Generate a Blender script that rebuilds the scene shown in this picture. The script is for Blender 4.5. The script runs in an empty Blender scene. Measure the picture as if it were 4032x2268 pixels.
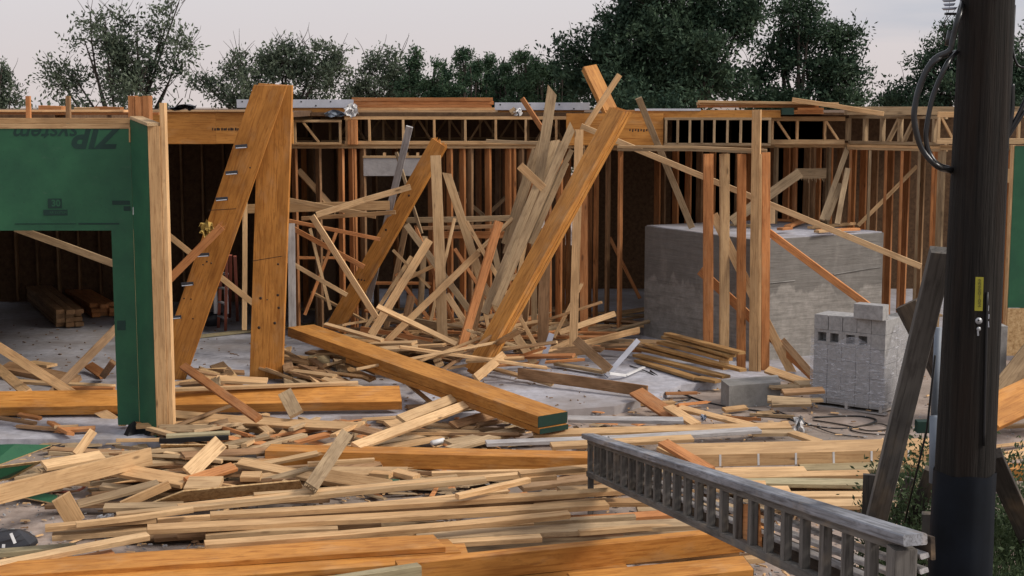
import bpy, bmesh, math, random
import numpy as np
from mathutils import Vector, Matrix

S = bpy.context.scene
C = S.collection
R = math.radians
rnd = random.Random(11)

# ------------------------------------------------------------------ camera
HC = 3.85                      # eye height above the slab
F = 5800.0                     # focal length in photo pixels (4032 wide)
PITCH = math.atan((1134 - 395) / F)
cam_d = bpy.data.cameras.new('camera'); cam = bpy.data.objects.new('camera', cam_d); C.objects.link(cam)
cam.location = (0, 0, HC); cam.rotation_euler = (R(90) - PITCH, 0, 0)
cam_d.sensor_width = 36; cam_d.lens = 36 * F / 4032; cam_d.clip_start = 0.1; cam_d.clip_end = 2000
S.camera = cam
CP, SP = math.cos(PITCH), math.sin(PITCH)

# ------------------------------------------------------------------ world, sun, exposure
SUN_AZ, SUN_EL = R(68), R(38)          # azimuth clockwise from +Y (view direction)
w = bpy.data.worlds.new('World'); S.world = w; w.use_nodes = True
nt = w.node_tree; nt.nodes.clear()
def N(t, typ, **kw):
    n = t.nodes.new(typ)
    for k, v in kw.items(): setattr(n, k, v)
    return n
out = N(nt, 'ShaderNodeOutputWorld'); add = N(nt, 'ShaderNodeAddShader')
bg1 = N(nt, 'ShaderNodeBackground'); bg2 = N(nt, 'ShaderNodeBackground')
sky = N(nt, 'ShaderNodeTexSky'); sky.sky_type = 'NISHITA'; sky.sun_disc = False
sky.sun_elevation = SUN_EL; sky.sun_rotation = SUN_AZ; sky.air_density = 1.0; sky.dust_density = 4.0
bg1.inputs[1].default_value = 0.02
nt.links.new(sky.outputs[0], bg1.inputs[0])
# overcast evening layer: pale lilac above, peach towards the horizon, soft grey cloud banks
tc = N(nt, 'ShaderNodeTexCoord'); sep = N(nt, 'ShaderNodeSeparateXYZ')
nt.links.new(tc.outputs['Generated'], sep.inputs[0])
ramp = N(nt, 'ShaderNodeValToRGB')
e = ramp.color_ramp.elements
e[0].position = 0.0; e[0].color = (0.80, 0.715, 0.70, 1)
e[1].position = 1.0; e[1].color = (0.80, 0.80, 0.84, 1)
x = e.new(0.05); x.color = (0.75, 0.695, 0.715, 1)
x = e.new(0.16); x.color = (0.74, 0.73, 0.77, 1)
x = e.new(0.45); x.color = (0.78, 0.78, 0.82, 1)
nt.links.new(sep.outputs[2], ramp.inputs[0])
mp = N(nt, 'ShaderNodeMapping'); mp.inputs['Scale'].default_value = (1.1, 1.1, 9.0); mp.inputs['Location'].default_value = (5.55, 13.65, 7.95)
nz = N(nt, 'ShaderNodeTexNoise'); nz.inputs['Scale'].default_value = 2.2; nz.inputs['Detail'].default_value = 5
nt.links.new(tc.outputs['Generated'], mp.inputs[0]); nt.links.new(mp.outputs[0], nz.inputs[0])
cr = N(nt, 'ShaderNodeValToRGB'); cr.color_ramp.elements[0].position = 0.5; cr.color_ramp.elements[1].position = 0.66
cr.color_ramp.elements[0].color = (0, 0, 0, 1); cr.color_ramp.elements[1].color = (0.75, 0.75, 0.75, 1)
nt.links.new(nz.outputs[0], cr.inputs[0])
mx = N(nt, 'ShaderNodeMix'); mx.data_type = 'RGBA'
nt.links.new(cr.outputs[0], mx.inputs[0]); nt.links.new(ramp.outputs[0], mx.inputs[6]); mx.inputs[7].default_value = (0.52, 0.55, 0.64, 1)
nt.links.new(mx.outputs[2], bg2.inputs[0]); bg2.inputs[1].default_value = 0.50
nt.links.new(bg1.outputs[0], add.inputs[0]); nt.links.new(bg2.outputs[0], add.inputs[1]); nt.links.new(add.outputs[0], out.inputs[0])

sl = bpy.data.lights.new('sun', 'SUN'); so = bpy.data.objects.new('sun', sl); C.objects.link(so)
sl.energy = 1.5; sl.angle = R(13); sl.color = (1.0, 0.93, 0.84)
sd = Vector((math.sin(SUN_AZ) * math.cos(SUN_EL), math.cos(SUN_AZ) * math.cos(SUN_EL) * -0.55, math.sin(SUN_EL)))
sd.normalize()
so.rotation_euler = sd.to_track_quat('Z', 'Y').to_euler(); so.location = (30, -10, 40)
sky.sun_rotation = math.atan2(sd.x, sd.y)

S.view_settings.view_transform = 'Standard'; S.view_settings.look = 'None'
S.view_settings.exposure = 0.76; S.view_settings.gamma = 1.0
S.view_settings.use_curve_mapping = False
S.render.engine = 'CYCLES'
S.cycles.max_bounces = 4; S.cycles.diffuse_bounces = 2; S.cycles.glossy_bounces = 2; S.cycles.transmission_bounces = 2; S.cycles.transparent_max_bounces = 8
try: S.cycles.use_denoising = True
except Exception: pass

# ------------------------------------------------------------------ measuring helpers
def P(u, v, d):
    """A point of the site read off the photograph: d > 5 is its distance along Y in metres, d <= 5 its height."""
    a = (u - 2016) / F; b = -(v - 1134) / F
    D = Vector((a, CP + b * SP, -SP + b * CP))
    k = d / D.y if d > 5 else (d - HC) / D.z
    return Vector((0, 0, HC)) + D * k
CROP = {}
for i, x0 in enumerate((0, 900, 1800, 2500, 3200), 1):
    CROP['T%d' % i] = (x0, 250 if i == 3 else 350 if i > 3 else 300, 2.0704)
    CROP['M%d' % i] = (x0, 1000 if i == 5 else 900, 2.0704)
    CROP['B%d' % i] = (x0, 1568, 2.0704)
CROP['F'] = (0, 0, 1.0)
def Q(c, X, Y, d):
    x0, y0, s = CROP[c]
    return P(x0 + X / s, y0 + Y / s, d)

# ------------------------------------------------------------------ materials
def newmat(name):
    m = bpy.data.materials.new(name); m.use_nodes = True
    t = m.node_tree; t.nodes.clear()
    o = N(t, 'ShaderNodeOutputMaterial'); b = N(t, 'ShaderNodeBsdfPrincipled')
    t.links.new(b.outputs[0], o.inputs[0])
    return m, t, b
def ramp_node(t, src, stops):
    r = N(t, 'ShaderNodeValToRGB'); es = r.color_ramp.elements
    es[0].position, es[0].color = stops[0][0], (*stops[0][1], 1)
    es[1].position, es[1].color = stops[-1][0], (*stops[-1][1], 1)
    for p, c in stops[1:-1]:
        q = es.new(p); q.color = (*c, 1)
    t.links.new(src, r.inputs[0]); return r.outputs[0]
def mixc(t, fac, a, b, mode='MIX'):
    m = N(t, 'ShaderNodeMix'); m.data_type = 'RGBA'; m.blend_type = mode
    for sock, val in ((m.inputs[0], fac), (m.inputs[6], a), (m.inputs[7], b)):
        if isinstance(val, (int, float)): sock.default_value = val
        elif isinstance(val, tuple): sock.default_value = (*val, 1) if len(val) == 3 else val
        else: t.links.new(val, sock)
    return m.outputs[2]
def noise(t, vec, scale, detail=3, rough=0.55, dist=0.0):
    n = N(t, 'ShaderNodeTexNoise'); n.inputs['Scale'].default_value = scale; n.inputs['Detail'].default_value = detail
    n.inputs['Roughness'].default_value = rough; n.inputs['Distortion'].default_value = dist
    t.links.new(vec, n.inputs['Vector']); return n.outputs[0]
def mapping(t, vec, scale):
    m = N(t, 'ShaderNodeMapping'); m.inputs['Scale'].default_value = scale
    t.links.new(vec, m.inputs[0]); return m.outputs[0]
def math_node(t, op, a, b=None, clamp=False):
    n = N(t, 'ShaderNodeMath'); n.operation = op; n.use_clamp = clamp
    for s_, v_ in zip(n.inputs, (a, b)):
        if v_ is None: continue
        if isinstance(v_, (int, float)): s_.default_value = v_
        else: t.links.new(v_, s_)
    return n.outputs[0]
def coords(t, jitter=True):
    tcn = N(t, 'ShaderNodeTexCoord')
    if not jitter: return tcn.outputs['Object'], None
    oi = N(t, 'ShaderNodeObjectInfo')
    va = N(t, 'ShaderNodeVectorMath'); va.operation = 'ADD'
    sc = N(t, 'ShaderNodeVectorMath'); sc.operation = 'SCALE'; sc.inputs[0].default_value = (37, 19, 53)
    t.links.new(oi.outputs['Random'], sc.inputs['Scale'])
    t.links.new(tcn.outputs['Object'], va.inputs[0]); t.links.new(sc.outputs[0], va.inputs[1])
    return va.outputs[0], oi.outputs['Random']
def bump(t, b, h, strength, dist=0.01):
    n = N(t, 'ShaderNodeBump'); n.inputs['Strength'].default_value = strength; n.inputs['Distance'].default_value = dist
    t.links.new(h, n.inputs['Height']); t.links.new(n.outputs[0], b.inputs['Normal'])

def wood(name, light, dark, var=0.22, knots=True, rough=0.75, tint=(0.8, 0.45, 0.25), tintamt=0.25, stain=0.35, fine=1.0):
    m, t, b = newmat(name)
    vec, rv = coords(t)
    g = noise(t, mapping(t, vec, (0.9, 22 * fine, 22 * fine)), 3.0, 3, 0.62, 0.6)
    col = ramp_node(t, g, [(0.30, dark), (0.52, light), (0.75, tuple(min(1, c * 1.10) for c in light))])
    st = noise(t, mapping(t, vec, (1.0, 2.6, 2.6)), 1.7, 2, 0.6)
    stf = ramp_node(t, st, [(0.42, (0, 0, 0)), (0.64, (1, 1, 1))])
    sv = math_node(t, 'MULTIPLY', stf, stain)
    col = mixc(t, sv, col, tuple(c * 0.62 for c in dark))
    # damp streaks and scuffs
    dz = noise(t, mapping(t, vec, (3.0, 9.0, 9.0)), 2.2, 3, 0.7, 0.0)
    df = ramp_node(t, dz, [(0.53, (0, 0, 0)), (0.68, (1, 1, 1))])
    col = mixc(t, math_node(t, 'MULTIPLY', df, stain * 0.8), col, (dark[0] * 0.55, dark[1] * 0.52, dark[2] * 0.55))
    du = noise(t, mapping(t, vec, (1.6, 3.4, 3.4)), 1.3, 3, 0.7)
    col = mixc(t, math_node(t, 'MULTIPLY', ramp_node(t, du, [(0.54, (0, 0, 0)), (0.70, (1, 1, 1))]), 0.22), col, (0.52, 0.37, 0.22))
    # each piece of timber has its own tone
    ti = mixc(t, math_node(t, 'MULTIPLY', math_node(t, 'FRACT', math_node(t, 'MULTIPLY', rv, 7.31)), tintamt), (1, 1, 1), tint)
    col = mixc(t, 1.0, col, ti, 'MULTIPLY')
    br = math_node(t, 'ADD', math_node(t, 'MULTIPLY', math_node(t, 'FRACT', math_node(t, 'MULTIPLY', rv, 3.77)), var * 2), 1 - var * 1.2)
    cb = N(t, 'ShaderNodeCombineXYZ')
    for k in range(3): t.links.new(br, cb.inputs[k])
    col = mixc(t, 1.0, col, cb.outputs[0], 'MULTIPLY')
    if knots:
        vo = N(t, 'ShaderNodeTexVoronoi'); vo.inputs['Scale'].default_value = 1.0
        t.links.new(mapping(t, vec, (1.5, 5.0, 5.0)), vo.inputs['Vector'])
        kf = ramp_node(t, vo.outputs['Distance'], [(0.045, (1, 1, 1)), (0.10, (0, 0, 0))])
        col = mixc(t, math_node(t, 'MULTIPLY', kf, 0.75), col, tuple(c * 0.3 for c in dark))
    t.links.new(col, b.inputs['Base Color'])
    b.inputs['Roughness'].default_value = rough
    b.inputs['Specular IOR Level'].default_value = 0.25
    bump(t, b, g, 0.25, 0.004)
    return m

M = {}
M['pale'] = wood('pale_spruce', (0.67, 0.45, 0.24), (0.45, 0.265, 0.125), var=0.22, tint=(0.9, 0.72, 0.52), tintamt=0.5)
M['fir'] = wood('red_fir', (0.56, 0.245, 0.095), (0.34, 0.125, 0.043), var=0.25, tint=(0.95, 0.85, 0.6), tintamt=0.4)
M['lvl'] = wood('orange_laminated_veneer', (0.57, 0.258, 0.060), (0.375, 0.142, 0.027), var=0.14, knots=False, tint=(1, 0.84, 0.70), tintamt=0.35, stain=0.42, rough=0.62, fine=0.6)
M['brown'] = wood('weathered_brown_timber', (0.36, 0.22, 0.115), (0.20, 0.11, 0.05), var=0.28, stain=0.5)
M['dull'] = wood('greyed_pale_timber', (0.47, 0.335, 0.195), (0.28, 0.185, 0.10), var=0.24, tint=(0.85, 0.8, 0.75), tintamt=0.5, stain=0.45)
M['tan'] = wood('ochre_stacked_timber', (0.45, 0.275, 0.11), (0.27, 0.145, 0.05), var=0.18, stain=0.5)
M['grey'] = wood('grey_weathered_wood', (0.155, 0.143, 0.13), (0.07, 0.063, 0.056), var=0.15, knots=False, tint=(0.9, 0.85, 0.8), stain=0.5, rough=0.85)
M['greytop'] = wood('silvered_highlit_rail_wood', (0.26, 0.265, 0.285), (0.085, 0.083, 0.085), var=0.08, knots=False, tint=(0.9, 0.9, 0.95), stain=0.5, rough=0.7)  # silver-grey wood with the top rail's highlights put into its colour
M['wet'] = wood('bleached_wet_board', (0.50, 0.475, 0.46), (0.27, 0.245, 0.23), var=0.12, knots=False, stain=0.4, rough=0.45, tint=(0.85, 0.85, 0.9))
M['treated'] = wood('green_treated_timber', (0.42, 0.36, 0.22), (0.26, 0.215, 0.12), var=0.15, stain=0.5)
M['pole'] = wood('creosoted_pole_wood', (0.026, 0.021, 0.017), (0.008, 0.0065, 0.0055), var=0.05, knots=False, stain=0.6, rough=0.9, fine=0.5)
def polemat():
    m, t, b = newmat('cracked_creosote_pole')
    vec, rv = coords(t, False)
    g = noise(t, mapping(t, vec, (0.55, 26, 26)), 2.0, 4, 0.7, 0.4); n2 = noise(t, mapping(t, vec, (0.5, 5, 5)), 1.6, 3, 0.6)
    col = ramp_node(t, g, [(0.36, (0.002, 0.0016, 0.0014)), (0.47, (0.010, 0.008, 0.0065)), (0.62, (0.018, 0.015, 0.0125)), (0.8, (0.042, 0.037, 0.033))])
    col = mixc(t, math_node(t, 'MULTIPLY', ramp_node(t, n2, [(0.5, (0, 0, 0)), (0.75, (1, 1, 1))]), 0.6), col, (0.022, 0.0115, 0.006))
    t.links.new(col, b.inputs['Base Color']); b.inputs['Roughness'].default_value = 0.85; b.inputs['Specular IOR Level'].default_value = 0.25
    bump(t, b, g, 0.9, 0.02)
    return m
M['pole'] = polemat()
M['brace'] = wood('aged_grey_brace_wood', (0.085, 0.077, 0.068), (0.036, 0.032, 0.028), var=0.1, knots=False, stain=0.5, rough=0.9)
M['dark'] = wood('dark_tarred_timber', (0.075, 0.058, 0.045), (0.03, 0.024, 0.02), var=0.05, knots=False, stain=0.4, rough=0.9)

def speck(name, cols, scale, rough=0.85, bscale=None, bstr=0.3, big=None, bigscale=0.6):
    m, t, b = newmat(name)
    vec, rv = coords(t)
    n1 = noise(t, vec, scale, 5, 0.68)
    col = ramp_node(t, n1, cols)
    if big:
        n2 = noise(t, vec, bigscale, 3, 0.6)
        f2 = ramp_node(t, n2, [(0.40, (0, 0, 0)), (0.66, (1, 1, 1))])
        col = mixc(t, math_node(t, 'MULTIPLY', f2, 0.8), col, big)
    t.links.new(col, b.inputs['Base Color']); b.inputs['Roughness'].default_value = rough
    b.inputs['Specular IOR Level'].default_value = 0.3
    bump(t, b, noise(t, vec, bscale or scale * 2, 3, 0.7), bstr, 0.02)
    return m
M['slab'] = speck('pale_concrete_slab', [(0.3, (0.30, 0.30, 0.335)), (0.6, (0.50, 0.495, 0.54))], 9, 0.6, 30, 0.15, (0.25, 0.215, 0.195), 0.85)
M['concrete'] = speck('board_formed_concrete', [(0.3, (0.22, 0.21, 0.195)), (0.65, (0.40, 0.385, 0.36))], 5.5, 0.9, 14, 0.35, (0.13, 0.12, 0.108), 0.75)
def blockmat():
    m, t, b = newmat('poured_concrete_block')
    vec, rv = coords(t, False)
    sp_ = N(t, 'ShaderNodeSeparateXYZ'); t.links.new(vec, sp_.inputs[0])
    n1 = noise(t, vec, 7.0, 5, 0.7); n2 = noise(t, mapping(t, vec, (1.0, 1.0, 0.35)), 2.4, 4, 0.6); n3 = noise(t, mapping(t, vec, (0.8, 0.8, 9.0)), 2.0, 4, 0.65)
    col = ramp_node(t, n1, [(0.3, (0.20, 0.185, 0.165)), (0.7, (0.34, 0.315, 0.285))])
    zz = math_node(t, 'ADD', sp_.outputs[2], math_node(t, 'MULTIPLY', n2, 0.9))
    pour = ramp_node(t, math_node(t, 'MULTIPLY', zz, 0.4), [(0.555, (0, 0, 0)), (0.575, (1, 1, 1))])
    col = mixc(t, math_node(t, 'MULTIPLY', pour, 0.62), col, (0.125, 0.115, 0.105))
    col = mixc(t, math_node(t, 'MULTIPLY', ramp_node(t, n3, [(0.5, (0, 0, 0)), (0.66, (1, 1, 1))]), 0.5), col, (0.13, 0.12, 0.105))
    col = mixc(t, math_node(t, 'MULTIPLY', ramp_node(t, n2, [(0.55, (0, 0, 0)), (0.75, (1, 1, 1))]), 0.4), col, (0.42, 0.39, 0.35))
    t.links.new(col, b.inputs['Base Color']); b.inputs['Roughness'].default_value = 0.9
    bump(t, b, n3, 0.5, 0.03)
    return m
M['block'] = blockmat()
M['cmu'] = speck('concrete_masonry_unit', [(0.3, (0.23, 0.222, 0.216)), (0.65, (0.37, 0.357, 0.348))], 18, 0.95, 60, 0.3)
M['dirt'] = speck('trampled_pale_dirt', [(0.28, (0.17, 0.125, 0.10)), (0.5, (0.34, 0.262, 0.215)), (0.7, (0.46, 0.375, 0.325))], 2.6, 0.95, 6, 0.9, (0.21, 0.175, 0.145), 0.35)
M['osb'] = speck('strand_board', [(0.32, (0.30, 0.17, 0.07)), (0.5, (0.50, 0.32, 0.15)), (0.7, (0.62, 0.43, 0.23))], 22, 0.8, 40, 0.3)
M['osbdark'] = speck('shade_toned_strand_board', [(0.32, (0.07, 0.038, 0.020)), (0.5, (0.11, 0.062, 0.032)), (0.7, (0.15, 0.088, 0.046))], 14, 0.9, 40, 0.2)  # strand board with the interior's shade put into its colour
M['greypanel'] = speck('grey_gypsum_panel', [(0.3, (0.30, 0.28, 0.27)), (0.7, (0.42, 0.39, 0.38))], 6, 0.85)
M['steel'] = speck('galvanised_steel', [(0.3, (0.42, 0.43, 0.47)), (0.7, (0.56, 0.57, 0.62))], 5, 0.45, 20, 0.05)

def flat(name, col, rough=0.6, spec=0.4, metal=0.0, vary=0.12):
    m, t, b = newmat(name)
    vec, rv = coords(t)
    n1 = noise(t, vec, 5.0, 5, 0.6)
    c = ramp_node(t, n1, [(0.3, tuple(max(0, k * (1 - vary)) for k in col)), (0.7, tuple(min(1, k * (1 + vary)) for k in col))])
    t.links.new(c, b.inputs['Base Color']); b.inputs['Roughness'].default_value = rough
    b.inputs['Specular IOR Level'].default_value = spec; b.inputs['Metallic'].default_value = metal
    return m
M['zip_'] = flat('green_coated_sheathing', (0.018, 0.080, 0.043), 0.55, 0.35, vary=0.2)
def zipmat():
    m, t, b = newmat('green_coated_sheathing_panel')
    vec, rv = coords(t)
    n1 = noise(t, vec, 2.2, 4, 0.65); n2 = noise(t, vec, 38.0, 2, 0.6); n3 = noise(t, mapping(t, vec, (1, 1, 3)), 7.0, 4, 0.7)
    col = ramp_node(t, n1, [(0.3, (0.018, 0.078, 0.042)), (0.7, (0.028, 0.118, 0.056))])
    col = mixc(t, math_node(t, 'MULTIPLY', ramp_node(t, n2, [(0.66, (0, 0, 0)), (0.74, (1, 1, 1))]), 0.55), col, (0.008, 0.024, 0.018))
    col = mixc(t, math_node(t, 'MULTIPLY', ramp_node(t, n3, [(0.60, (0, 0, 0)), (0.80, (1, 1, 1))]), 0.30), col, (0.10, 0.13, 0.10))
    t.links.new(col, b.inputs['Base Color']); b.inputs['Roughness'].default_value = 0.55; b.inputs['Specular IOR Level'].default_value = 0.3
    return m
M['zip'] = zipmat()
M['zipink'] = flat('dark_green_print', (0.008, 0.035, 0.026), 0.7)
M['endgreen'] = flat('dark_green_end_seal', (0.006, 0.03, 0.02), 0.6)
M['black'] = flat('black_rubber', (0.012, 0.012, 0.013), 0.45)
M['sleeve'] = flat('black_pole_sleeve', (0.004, 0.006, 0.010), 0.7, 0.2, vary=0.4)
M['cable'] = flat('black_cable_jacket', (0.010, 0.010, 0.011), 0.3, 0.5)
M['ink'] = flat('dark_stamp_ink', (0.05, 0.03, 0.02), 0.9)
M['yellow'] = flat('yellow_tag', (0.36, 0.32, 0.03), 0.5)
M['tagink'] = flat('olive_tag_ink', (0.12, 0.11, 0.01), 0.6)
M['alu'] = flat('aluminium', (0.34, 0.345, 0.36), 0.4, 0.5, 0.3)
M['channel'] = flat('dull_grey_zinc', (0.27, 0.275, 0.32), 0.4, 0.5, vary=0.2)
M['red'] = flat('faded_red_plastic', (0.50, 0.07, 0.045), 0.6)
M['redladder'] = flat('orange_red_fibreglass', (0.34, 0.10, 0.06), 0.6)
M['white'] = flat('off_white_plastic', (0.66, 0.65, 0.64), 0.5)
M['porcelain'] = flat('blue_grey_porcelain', (0.30, 0.33, 0.40), 0.25, 0.6)
M['pipe'] = flat('grey_plastic_conduit', (0.16, 0.185, 0.22), 0.5)
M['insul'] = flat('dull_yellow_insulation', (0.45, 0.30, 0.08), 0.95)
M['bag'] = flat('black_bag_plastic', (0.03, 0.03, 0.035), 0.4)
M['bark'] = speck('dark_bark', [(0.3, (0.035, 0.028, 0.022)), (0.7, (0.085, 0.07, 0.058))], 9, 0.95, 20, 0.8)

def leafmat(name, a, c, trans=0.25):
    m, t, b = newmat(name)
    vec, rv = coords(t)
    n1 = noise(t, vec, 0.8, 3, 0.6); n2 = noise(t, vec, 5.0, 2, 0.5)
    f = math_node(t, 'ADD', math_node(t, 'MULTIPLY', n1, 0.5), math_node(t, 'MULTIPLY', n2, 0.5))
    col = ramp_node(t, f, [(0.38, a), (0.62, c)])
    t.links.new(col, b.inputs['Base Color']); b.inputs['Roughness'].default_value = 0.7
    b.inputs['Specular IOR Level'].default_value = 0.2
    tr = N(t, 'ShaderNodeBsdfTranslucent'); t.links.new(col, tr.inputs[0])
    mxs = N(t, 'ShaderNodeMixShader'); mxs.inputs[0].default_value = trans
    o = [n for n in t.nodes if n.type == 'OUTPUT_MATERIAL'][0]
    t.links.new(b.outputs[0], mxs.inputs[1]); t.links.new(tr.outputs[0], mxs.inputs[2]); t.links.new(mxs.outputs[0], o.inputs[0])
    return m
M['leaf_oak'] = leafmat('olive_oak_leaves', (0.045, 0.066, 0.045), (0.145, 0.175, 0.115))
M['leaf_juniper'] = leafmat('dark_juniper_needles', (0.016, 0.038, 0.024), (0.070, 0.110, 0.062), 0.18)
M['leaf_cedar'] = leafmat('deep_cedar_needles', (0.020, 0.050, 0.029), (0.080, 0.130, 0.066), 0.18)
M['leaf_weed'] = leafmat('roadside_weed_leaves', (0.030, 0.050, 0.022), (0.075, 0.105, 0.045))

def wrapmat():
    m, t, b = newmat('clear_stretch_wrap')
    vec, rv = coords(t)
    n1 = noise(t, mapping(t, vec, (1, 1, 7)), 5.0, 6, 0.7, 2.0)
    f = ramp_node(t, n1, [(0.40, (0.10, 0.10, 0.10)), (0.55, (0.26, 0.26, 0.26)), (0.66, (0.92, 0.92, 0.92))])  # pale opaque streaks stand in for sky reflections on the film
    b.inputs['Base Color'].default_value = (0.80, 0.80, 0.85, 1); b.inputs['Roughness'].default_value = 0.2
    bump(t, b, n1, 0.9, 0.04)
    tr = N(t, 'ShaderNodeBsdfTransparent'); mxs = N(t, 'ShaderNodeMixShader')
    o = [n for n in t.nodes if n.type == 'OUTPUT_MATERIAL'][0]
    t.links.new(f, mxs.inputs[0]); t.links.new(tr.outputs[0], mxs.inputs[1]); t.links.new(b.outputs[0], mxs.inputs[2]); t.links.new(mxs.outputs[0], o.inputs[0])
    return m
M['wrap'] = wrapmat()

# ------------------------------------------------------------------ object helpers
def mesh_obj(name, verts, faces, mat, parent=None, smooth=False):
    me = bpy.data.meshes.new(name); me.from_pydata([tuple(v) for v in verts], [], faces)
    me.materials.append(M[mat] if isinstance(mat, str) else mat)
    if smooth:
        for p in me.polygons: p.use_smooth = True
    me.update()
    o = bpy.data.objects.new(name, me); C.objects.link(o)
    if parent is not None: o.parent = parent
    return o
def tag(o, label=None, cat=None, group=None, kind=None):
    if label: o['label'] = label
    if cat: o['category'] = cat
    if group: o['group'] = group
    if kind or cat: o['kind'] = kind or 'thing'
    return o
def empty(name, loc, label, cat, group=None):
    o = bpy.data.objects.new(name, None); C.objects.link(o); o.location = loc
    o.empty_display_size = 0.1
    return tag(o, label, cat, group)
def place(o, mat4, parent):
    """World transform for an object under an unrotated Empty or under another piece."""
    if parent is not None:
        o.parent = parent
        chain = Matrix.Identity(4); q = parent
        while q is not None:
            chain = q.matrix_basis @ chain if q.parent is None else q.matrix_basis @ chain
            q = q.parent
        o.matrix_basis = chain.inverted() @ mat4
    else:
        o.matrix_basis = mat4
    return o

def board_mesh(L, w, t, bow=0.0, cut=(0, 0), spl=(0, 0), seed=0, segs=None, ch=0.003):
    """Timber along +X from 0 to L, width on Y, thickness on Z; cut slants the ends, spl adds splinters."""
    r = random.Random(seed)
    n = segs or (1 if L < 0.9 else min(6, max(2, int(L / 0.8))))
    c = min(ch, t * 0.2)
    prof = [(-w/2 + c, -t/2), (w/2 - c, -t/2), (w/2, -t/2 + c), (w/2, t/2 - c), (w/2 - c, t/2), (-w/2 + c, t/2), (-w/2, t/2 - c), (-w/2, -t/2 + c)]
    vs, fs = [], []
    wob = r.uniform(-1, 1) * 0.004
    for i in range(n + 1):
        f = i / n; x = f * L; b = bow * 4 * f * (1 - f); b2 = wob * math.sin(f * 5 + seed)
        for (y, z) in prof:
            xx = x
            if i == 0: xx += cut[0] * (y + w/2)
            if i == n: xx += cut[1] * (y + w/2)
            vs.append((xx, y + b2, z + b))
    for i in range(n):
        for k in range(8):
            k2 = (k + 1) % 8
            fs.append((i*8 + k, i*8 + k2, i*8 + 8 + k2, i*8 + 8 + k))
    fs.append(tuple(range(7, -1, -1))); fs.append(tuple(n*8 + k for k in range(8)))
    for endi, amt in enumerate(spl):
        if not amt: continue
        k = 7; x0 = 0 if endi == 0 else L; sgn = -1 if endi == 0 else 1
        for j in range(k):
            y0 = -w/2 + w * j / k; y1 = y0 + w / k; ln = amt * r.uniform(0.15, 1.0); tt = t * r.uniform(0.25, 0.5); zc = r.uniform(-0.4, 0.4) * t * 0.5
            base = len(vs); xa = x0 - sgn * 0.02 + (cut[endi] * (y0 + w/2)); yt = r.uniform(y0, y1)
            vs += [(xa, y0, zc - tt/2), (xa, y1, zc - tt/2), (xa, y1, zc + tt/2), (xa, y0, zc + tt/2), (x0 + sgn * ln + cut[endi]*(yt + w/2), yt, zc)]
            fs += [(base, base+1, base+4), (base+1, base+2, base+4), (base+2, base+3, base+4), (base+3, base, base+4)]
    return vs, fs

def frame(p, q, mode='f', roll=0.0):
    a = (q - p); L = a.length; a.normalize()
    if mode == 'f':
        wv = a.cross(Vector((0, 0, 1)))
        if wv.length < 0.02: wv = Vector((1, 0, 0))
    elif mode == 'e':
        wv = Vector((0, 0, 1)) - a * a.z
    elif mode == 'c':
        view = (p + q) / 2 - Vector((0, 0, HC)); wv = a.cross(view)
    else:
        wv = Vector(mode); wv = wv - a * wv.dot(a)
    wv.normalize(); n = a.cross(wv).normalized()
    if mode == 'f' and a.x > 0: roll = -roll          # negative roll always tips the wide face towards the camera
    if roll:
        rot = Matrix.Rotation(R(roll), 3, a); wv = rot @ wv; n = rot @ n
    m = Matrix.Identity(4)
    for i in range(3):
        m[i][0] = a[i]; m[i][1] = wv[i]; m[i][2] = n[i]; m[i][3] = p[i]
    return m, L

SEED = [0]
def board(name, p, q, w, t, mode='f', mat='pale', parent=None, roll=0.0, label=None, cat=None, group=None, **kw):
    SEED[0] += 1
    m, L = frame(p, q, mode, roll)
    vs, fs = board_mesh(L, w, t, seed=SEED[0], **kw)
    o = mesh_obj(name, vs, fs, mat)
    place(o, m, parent)
    if label: tag(o, label, cat or 'board', group)
    return o
def box(name, lo, hi, mat, parent=None, label=None, cat=None, kind=None, group=None):
    lo = Vector(lo); hi = Vector(hi); s = hi - lo
    k = max(range(3), key=lambda i: s[i])            # grain along the longest side
    ax = [k] + [i for i in range(3) if i != k]
    c0 = (lo + hi) / 2
    p = c0.copy(); q = c0.copy(); p[k] = lo[k]; q[k] = hi[k]
    wv = Vector((0, 0, 0)); wv[ax[1]] = 1
    mm, L = frame(p, q, tuple(wv))
    vs, fs = board_mesh(L, s[ax[1]], s[ax[2]], segs=1, seed=1, ch=0.002)
    o = mesh_obj(name, vs, fs, mat); place(o, mm, parent)
    tag(o, label, cat, group, kind)
    return o
def tube(name, pts, r, mat, parent=None, sides=7, closed=False, r2=None):
    pts = [Vector(p) for p in pts]; vs, fs = [], []
    n = len(pts); up = Vector((0.13, 0.2, 0.97))
    for i, p in enumerate(pts):
        d = (pts[min(i+1, n-1)] - pts[max(i-1, 0)]).normalized()
        s = d.cross(up); s = s.normalized() if s.length > 1e-3 else Vector((1, 0, 0))
        u = s.cross(d)
        rr = r if r2 is None else r + (r2 - r) * i / (n - 1)
        for k in range(sides):
            a = 2 * math.pi * k / sides
            vs.append(p + s * (rr * math.cos(a)) + u * (rr * math.sin(a)))
    for i in range(n - 1):
        for k in range(sides):
            k2 = (k + 1) % sides
            fs.append((i*sides + k, i*sides + k2, (i+1)*sides + k2, (i+1)*sides + k))
    fs.append(tuple(range(sides - 1, -1, -1))); fs.append(tuple((n-1)*sides + k for k in range(sides)))
    o = mesh_obj(name, vs, fs, mat, None, True); place(o, Matrix.Identity(4), parent)
    return o
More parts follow.
